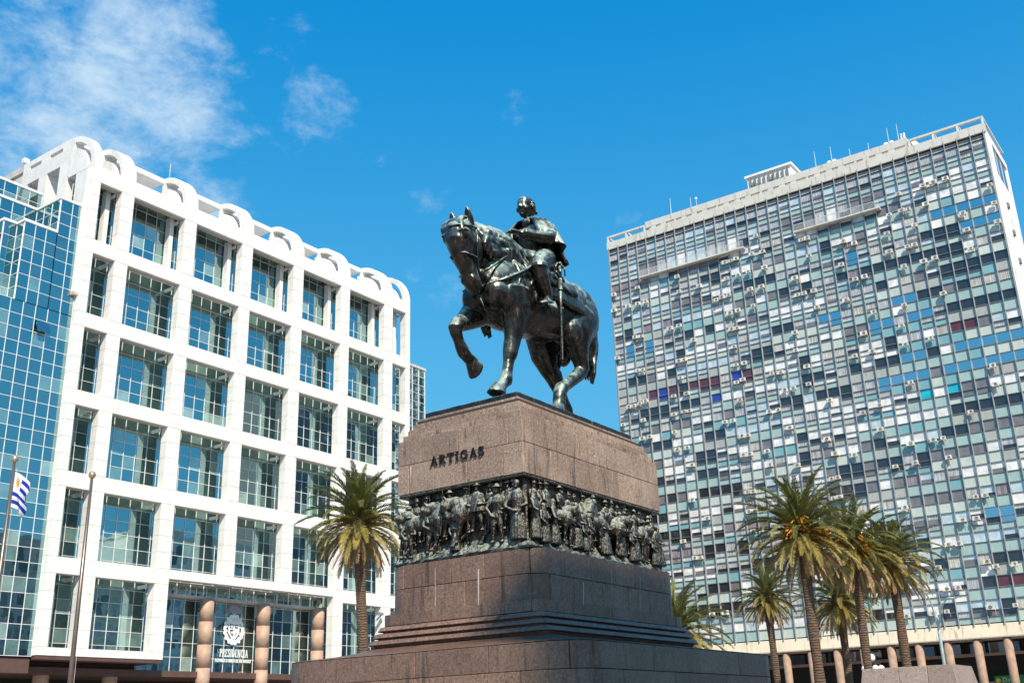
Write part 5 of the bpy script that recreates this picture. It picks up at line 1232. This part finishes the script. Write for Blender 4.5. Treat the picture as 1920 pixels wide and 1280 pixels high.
# ================================================================ flagpoles and flag
M['pole'] = simple('pole_bronze', (.20,.15,.12,1), .35, .6); M['gold'] = simple('pole_ball', (.60,.45,.28,1), .3, .7)
def flagpole(px, py, depth, label):
    c = CAM+ray(px, py)*depth; t = thing('flagpole', label, 'flagpole', (c.x, c.y, 0), 'flagpoles in front of the office building')
    mb = MB(); mb.tube([(0,0,0), (0,0,c.z*.5), (0,0,c.z-.12)], [.085,.075,.045], 12); mb.build('pole', M['pole'], t, smooth=True)
    mb = MB(); mb.ell((0,0,c.z), (.12,.12,.13), 14, 10); mb.build('ball', M['gold'], t, smooth=True)
    mb = MB(); mb.tube([(.09,-.05,c.z-.3), (.10,-.06,1.2)], .006, 4); mb.build('halyard', M['railw'], t)
    mb = MB(); mb.tube([(0,0,0), (0,0,.25)], [.22,.16], 14); mb.build('foot', M['pole'], t); return c
c1 = flagpole(28, 860, 36, 'flagpole with the striped flag at the left edge'); flagpole(173, 890, 36, 'bare flagpole before the white office grid')
def flagmat():
    t = NT('striped_flag'); uv = t.new('ShaderNodeUVMap').outputs[0]; sp = t.new('ShaderNodeSeparateXYZ'); t.lk(uv, sp.inputs[0]); U, V = sp.outputs[0], sp.outputs[1]
    st = t.math('MODULO', t.math('FLOOR', t.math('MULTIPLY', V, 9.0)), 2.0)       # nine bands, odd ones blue
    can = t.math('MULTIPLY', t.math('LESS_THAN', U, .37), t.math('GREATER_THAN', V, 4/9))
    blue = t.math('MULTIPLY', st, t.math('SUBTRACT', 1.0, can))
    dx = t.math('MULTIPLY', t.math('SUBTRACT', U, .185), 1.5); dy = t.math('SUBTRACT', V, .725)
    r = t.math('SQRT', t.math('ADD', t.math('MULTIPLY', dx, dx), t.math('MULTIPLY', dy, dy))); an = t.math('ARCTAN2', dy, dx)
    ry = t.math('ADD', .125, t.math('MULTIPLY', t.math('COSINE', t.math('MULTIPLY', an, 16.0)), .055)); sun_ = t.math('LESS_THAN', r, ry)
    c = t.mix(blue, (.80,.80,.82,1), (.02,.045,.42,1)); c = t.mix(sun_, c, (.75,.42,.03,1)); 
    tr = t.new('ShaderNodeBsdfTranslucent'); t.lk(c, tr.inputs[0]); t.fin(c, .8, 0, .2); m = t.new('ShaderNodeMixShader'); m.inputs[0].default_value = .3; t.lk(t.b.outputs[0], m.inputs[1]); t.lk(tr.outputs[0], m.inputs[2]); t.lk(m.outputs[0], t.o.inputs[0]); return t.m
def flag():
    nu, nv = 40, 26; vs = []; uvs = []; fs = []; Ld, Hh = 1.7, 1.2; rt = Vector((RIGHT.x, RIGHT.y, 0)).normalized(); dp_ = Vector((FWD.x, FWD.y, 0)).normalized()
    for i in range(nu+1):
        u = i/nu
        for j in range(nv+1):
            v = j/nv; fall = .30*u**1.2*Ld; outw = Ld*(.52*u-.20*u*u)-.16*u*(1-v)
            wob = .15*u*math.sin(7*u+3.5*v)+.06*math.sin(11*v+4*u)*u
            p = Vector((c1.x, c1.y, c1.z-.45-Hh*(1-v)*(1-.12*u)-fall))+rt*(.07+outw+.05*u*math.sin(9*v))+dp_*wob
            vs.append(p-Vector((c1.x, c1.y, c1.z-1))); uvs.append((u, v))
    for i in range(nu):
        for j in range(nv): a = i*(nv+1)+j; fs.append((a, a+nv+1, a+nv+2, a+1))
    me = bpy.data.meshes.new('flag'); me.from_pydata([tuple(v) for v in vs], [], fs); ul = me.uv_layers.new(name='UVMap')
    for lp in me.loops: ul.data[lp.index].uv = uvs[lp.vertex_index]
    me.materials.append(flagmat()); me.polygons.foreach_set('use_smooth', [True]*len(me.polygons)); o = link('flag', me, None, loc=(c1.x, c1.y, c1.z-1))
    s = o.modifiers.new('thick', 'SOLIDIFY'); s.thickness = .006
    return tag(o, 'white and blue striped flag with a golden sun, hanging slack', 'flag')
flag()
# ================================================================ lamps
M['lamp'] = simple('lamp_teal', (.45,.55,.56,1), .45, .3); M['globe'] = simple('globe_opal', (.85,.85,.83,1), .25, 0, .03); M['iron'] = simple('cast_iron', (.02,.02,.022,1), .5, .3)
b = CAM+ray(1770, 1240)*90; sl = thing('street_lamp', 'slim pale double-arm street lamp before the colonnade', 'street lamp', (b.x, b.y, 0))
kz = (CAM+ray(1756, 1150)*90).z
mb = MB(); mb.tube([(0,0,0), (0,0,kz-1.5), (0,0,kz)], [.17,.13,.09], 10); mb.build('post', M['lamp'], sl, smooth=True)
for px, py in ((1737,1112),(1776,1122)):
    e = CAM+ray(px, py)*90-Vector((b.x, b.y, 0)); e = Vector((e.x*1.0, e.y*1.0, e.z)); mb = MB(); s_ = Vector((0,0,kz-1.2))
    pts = [s_.lerp(e, q)+Vector((0,0,1.25*math.sin(math.pi*q*.62)*(1-q)+.3*q*(1-q))) for q in [i/8 for i in range(9)]]; mb.tube(pts, [.07]*5+[.055]*4, 8); mb.build('arm', M['lamp'], sl, smooth=True)
    d = (pts[-1]-pts[-2]).normalized(); mb = MB(); mb.ell(pts[-1]+Vector((d.x,d.y,0))*.35, (.5,.22,.12), 12, 8, rot=Matrix.Rotation(math.atan2(d.y,d.x),3,'Z')); mb.build('lamp_head', M['lamp'], sl, smooth=True)
b = CAM+ray(1634, 1232)*62; gl = thing('globe_lamp', 'lamp post with a cluster of white globes behind the granite block', 'lamp', (b.x, b.y, 0))
mb = MB(); mb.tube([(0,0,0),(0,0,.5),(0,0,.6),(0,0,b.z-.7),(0,0,b.z-.2)], [.22,.18,.10,.07,.05], 10); mb.build('post', M['iron'], gl, smooth=True)
mb = MB(); mb.ell((0,0,b.z), (.21,.21,.22), 16, 12); mb.build('globe', M['globe'], gl, smooth=True)
for k in range(4):
    a = R(35+90*k); x, y = .48*math.cos(a), .48*math.sin(a); mb = MB(); mb.tube([(0,0,b.z-.42),(x*.5,y*.5,b.z-.30),(x,y,b.z-.40),(x,y,b.z-.48)], .045, 6); mb.build('arm', M['iron'], gl)
    mb = MB(); mb.ell((x,y,b.z-.62), (.19,.19,.19), 14, 10); mb.build('globe', M['globe'], gl, smooth=True)
# ================================================================ granite block at the lower right
gb = thing('granite_block_wall', 'low battered pink granite block at the lower right corner', 'wall', (35, 8.75, 0))
mb = MB()
def batter(x0, x1, y0, y1, h, s): return [(x0-s,y0-s,0),(x1+s,y0-s,0),(x1+s,y1+s,0),(x0-s,y1+s,0),(x0,y0,h),(x1,y0,h),(x1,y1,h),(x0,y1,h)]
for k, (y0, y1) in enumerate(((0,.75),(.76,1.62),(1.63,2.75))):
    mb = MB(); v = batter(0, 2.35, y0, y1, 3.2, 0); a = .55 if k == 0 else 0; b_ = .55 if k == 2 else 0
    v = [(-.55,y0-a,0),(2.9,y0-a,0),(2.9,y1+b_,0),(-.55,y1+b_,0)]+v[4:]
    mb.add(v, [(0,3,2,1),(4,5,6,7),(0,1,5,4),(1,2,6,5),(2,3,7,6),(3,0,4,7)]); mb.build('granite_slab', M['granite_block'], gb, bevel=.012)
# ================================================================ south side of the plaza (behind the camera; a tall block shades the foot of the pedestal, the houses stand in the glass)
def block_house(name, label, x0, x1, y0, y1, H, mat, seed, nx, nz):
    g = random.Random(seed); t = thing(name, label, 'building', ((x0+x1)/2, y1, 0), 'buildings across the plaza'); w = x1-x0
    mb = MB(); mb.box(-w/2, w/2, y0-y1, 0, 0.02, H); mb.build('wall', mat, t); mb = MB(); mb.box(-w/2-.3, w/2+.3, y0-y1, .3, H, H+.7); mb.build('cornice', mat, t)
    q = MB()
    for i in range(nx):
        for j in range(nz):
            cx = -w/2+w*(i+.5)/nx; cz = 4.5+(H-6)*(j+.5)/nz; a = w/nx*.28; b = (H-6)/nz*.32; q.box(cx-a, cx+a, .0, .06, cz-b, cz+b, g.choice((0,0,1,2)))
    stuff(q.build('window_panes', [WN[2], WN[3], WN[1]], t))
    mb = MB()
    for j in range(nz+1): z = 4.5+(H-6)*j/nz; mb.box(-w/2, w/2, .0, .22, z-.12, z+.12)
    mb.build('string_course', mat, t)
block_house('office_slab', 'grey concrete office slab across the plaza, reflected in the glass', 88, 121, -82, -60, 40, M['concrete'], 1, 14, 9)
block_house('stone_house', 'ochre stone house across the plaza, reflected in the glass', 122, 143, -82, -60.5, 33, M['slab'], 2, 8, 6)
block_house('corner_house', 'pale rendered corner house across the plaza, reflected in the glass', 144, 176, -84, -59.5, 46, M['sidewall'], 3, 11, 8)
block_house('brown_house', 'brown house at the near end of the plaza, reflected in the glass', 50, 87, -84, -60, 30, simple('brown_render', (.28,.20,.15,1), .8), 4, 11, 7)
block_house('hotel_tower', 'dark grey tower across the plaza, reflected in the glass', 186, 232, -84, -60, 92, simple('grey_render', (.22,.22,.23,1), .8), 5, 14, 24)
block_house('hotel_block', 'slim grey tower slab behind the camera whose shadow falls on the pedestal', -25.2, -13.4, -50.6, -44.3, 75.7, M['concrete'], 8, 5, 22)
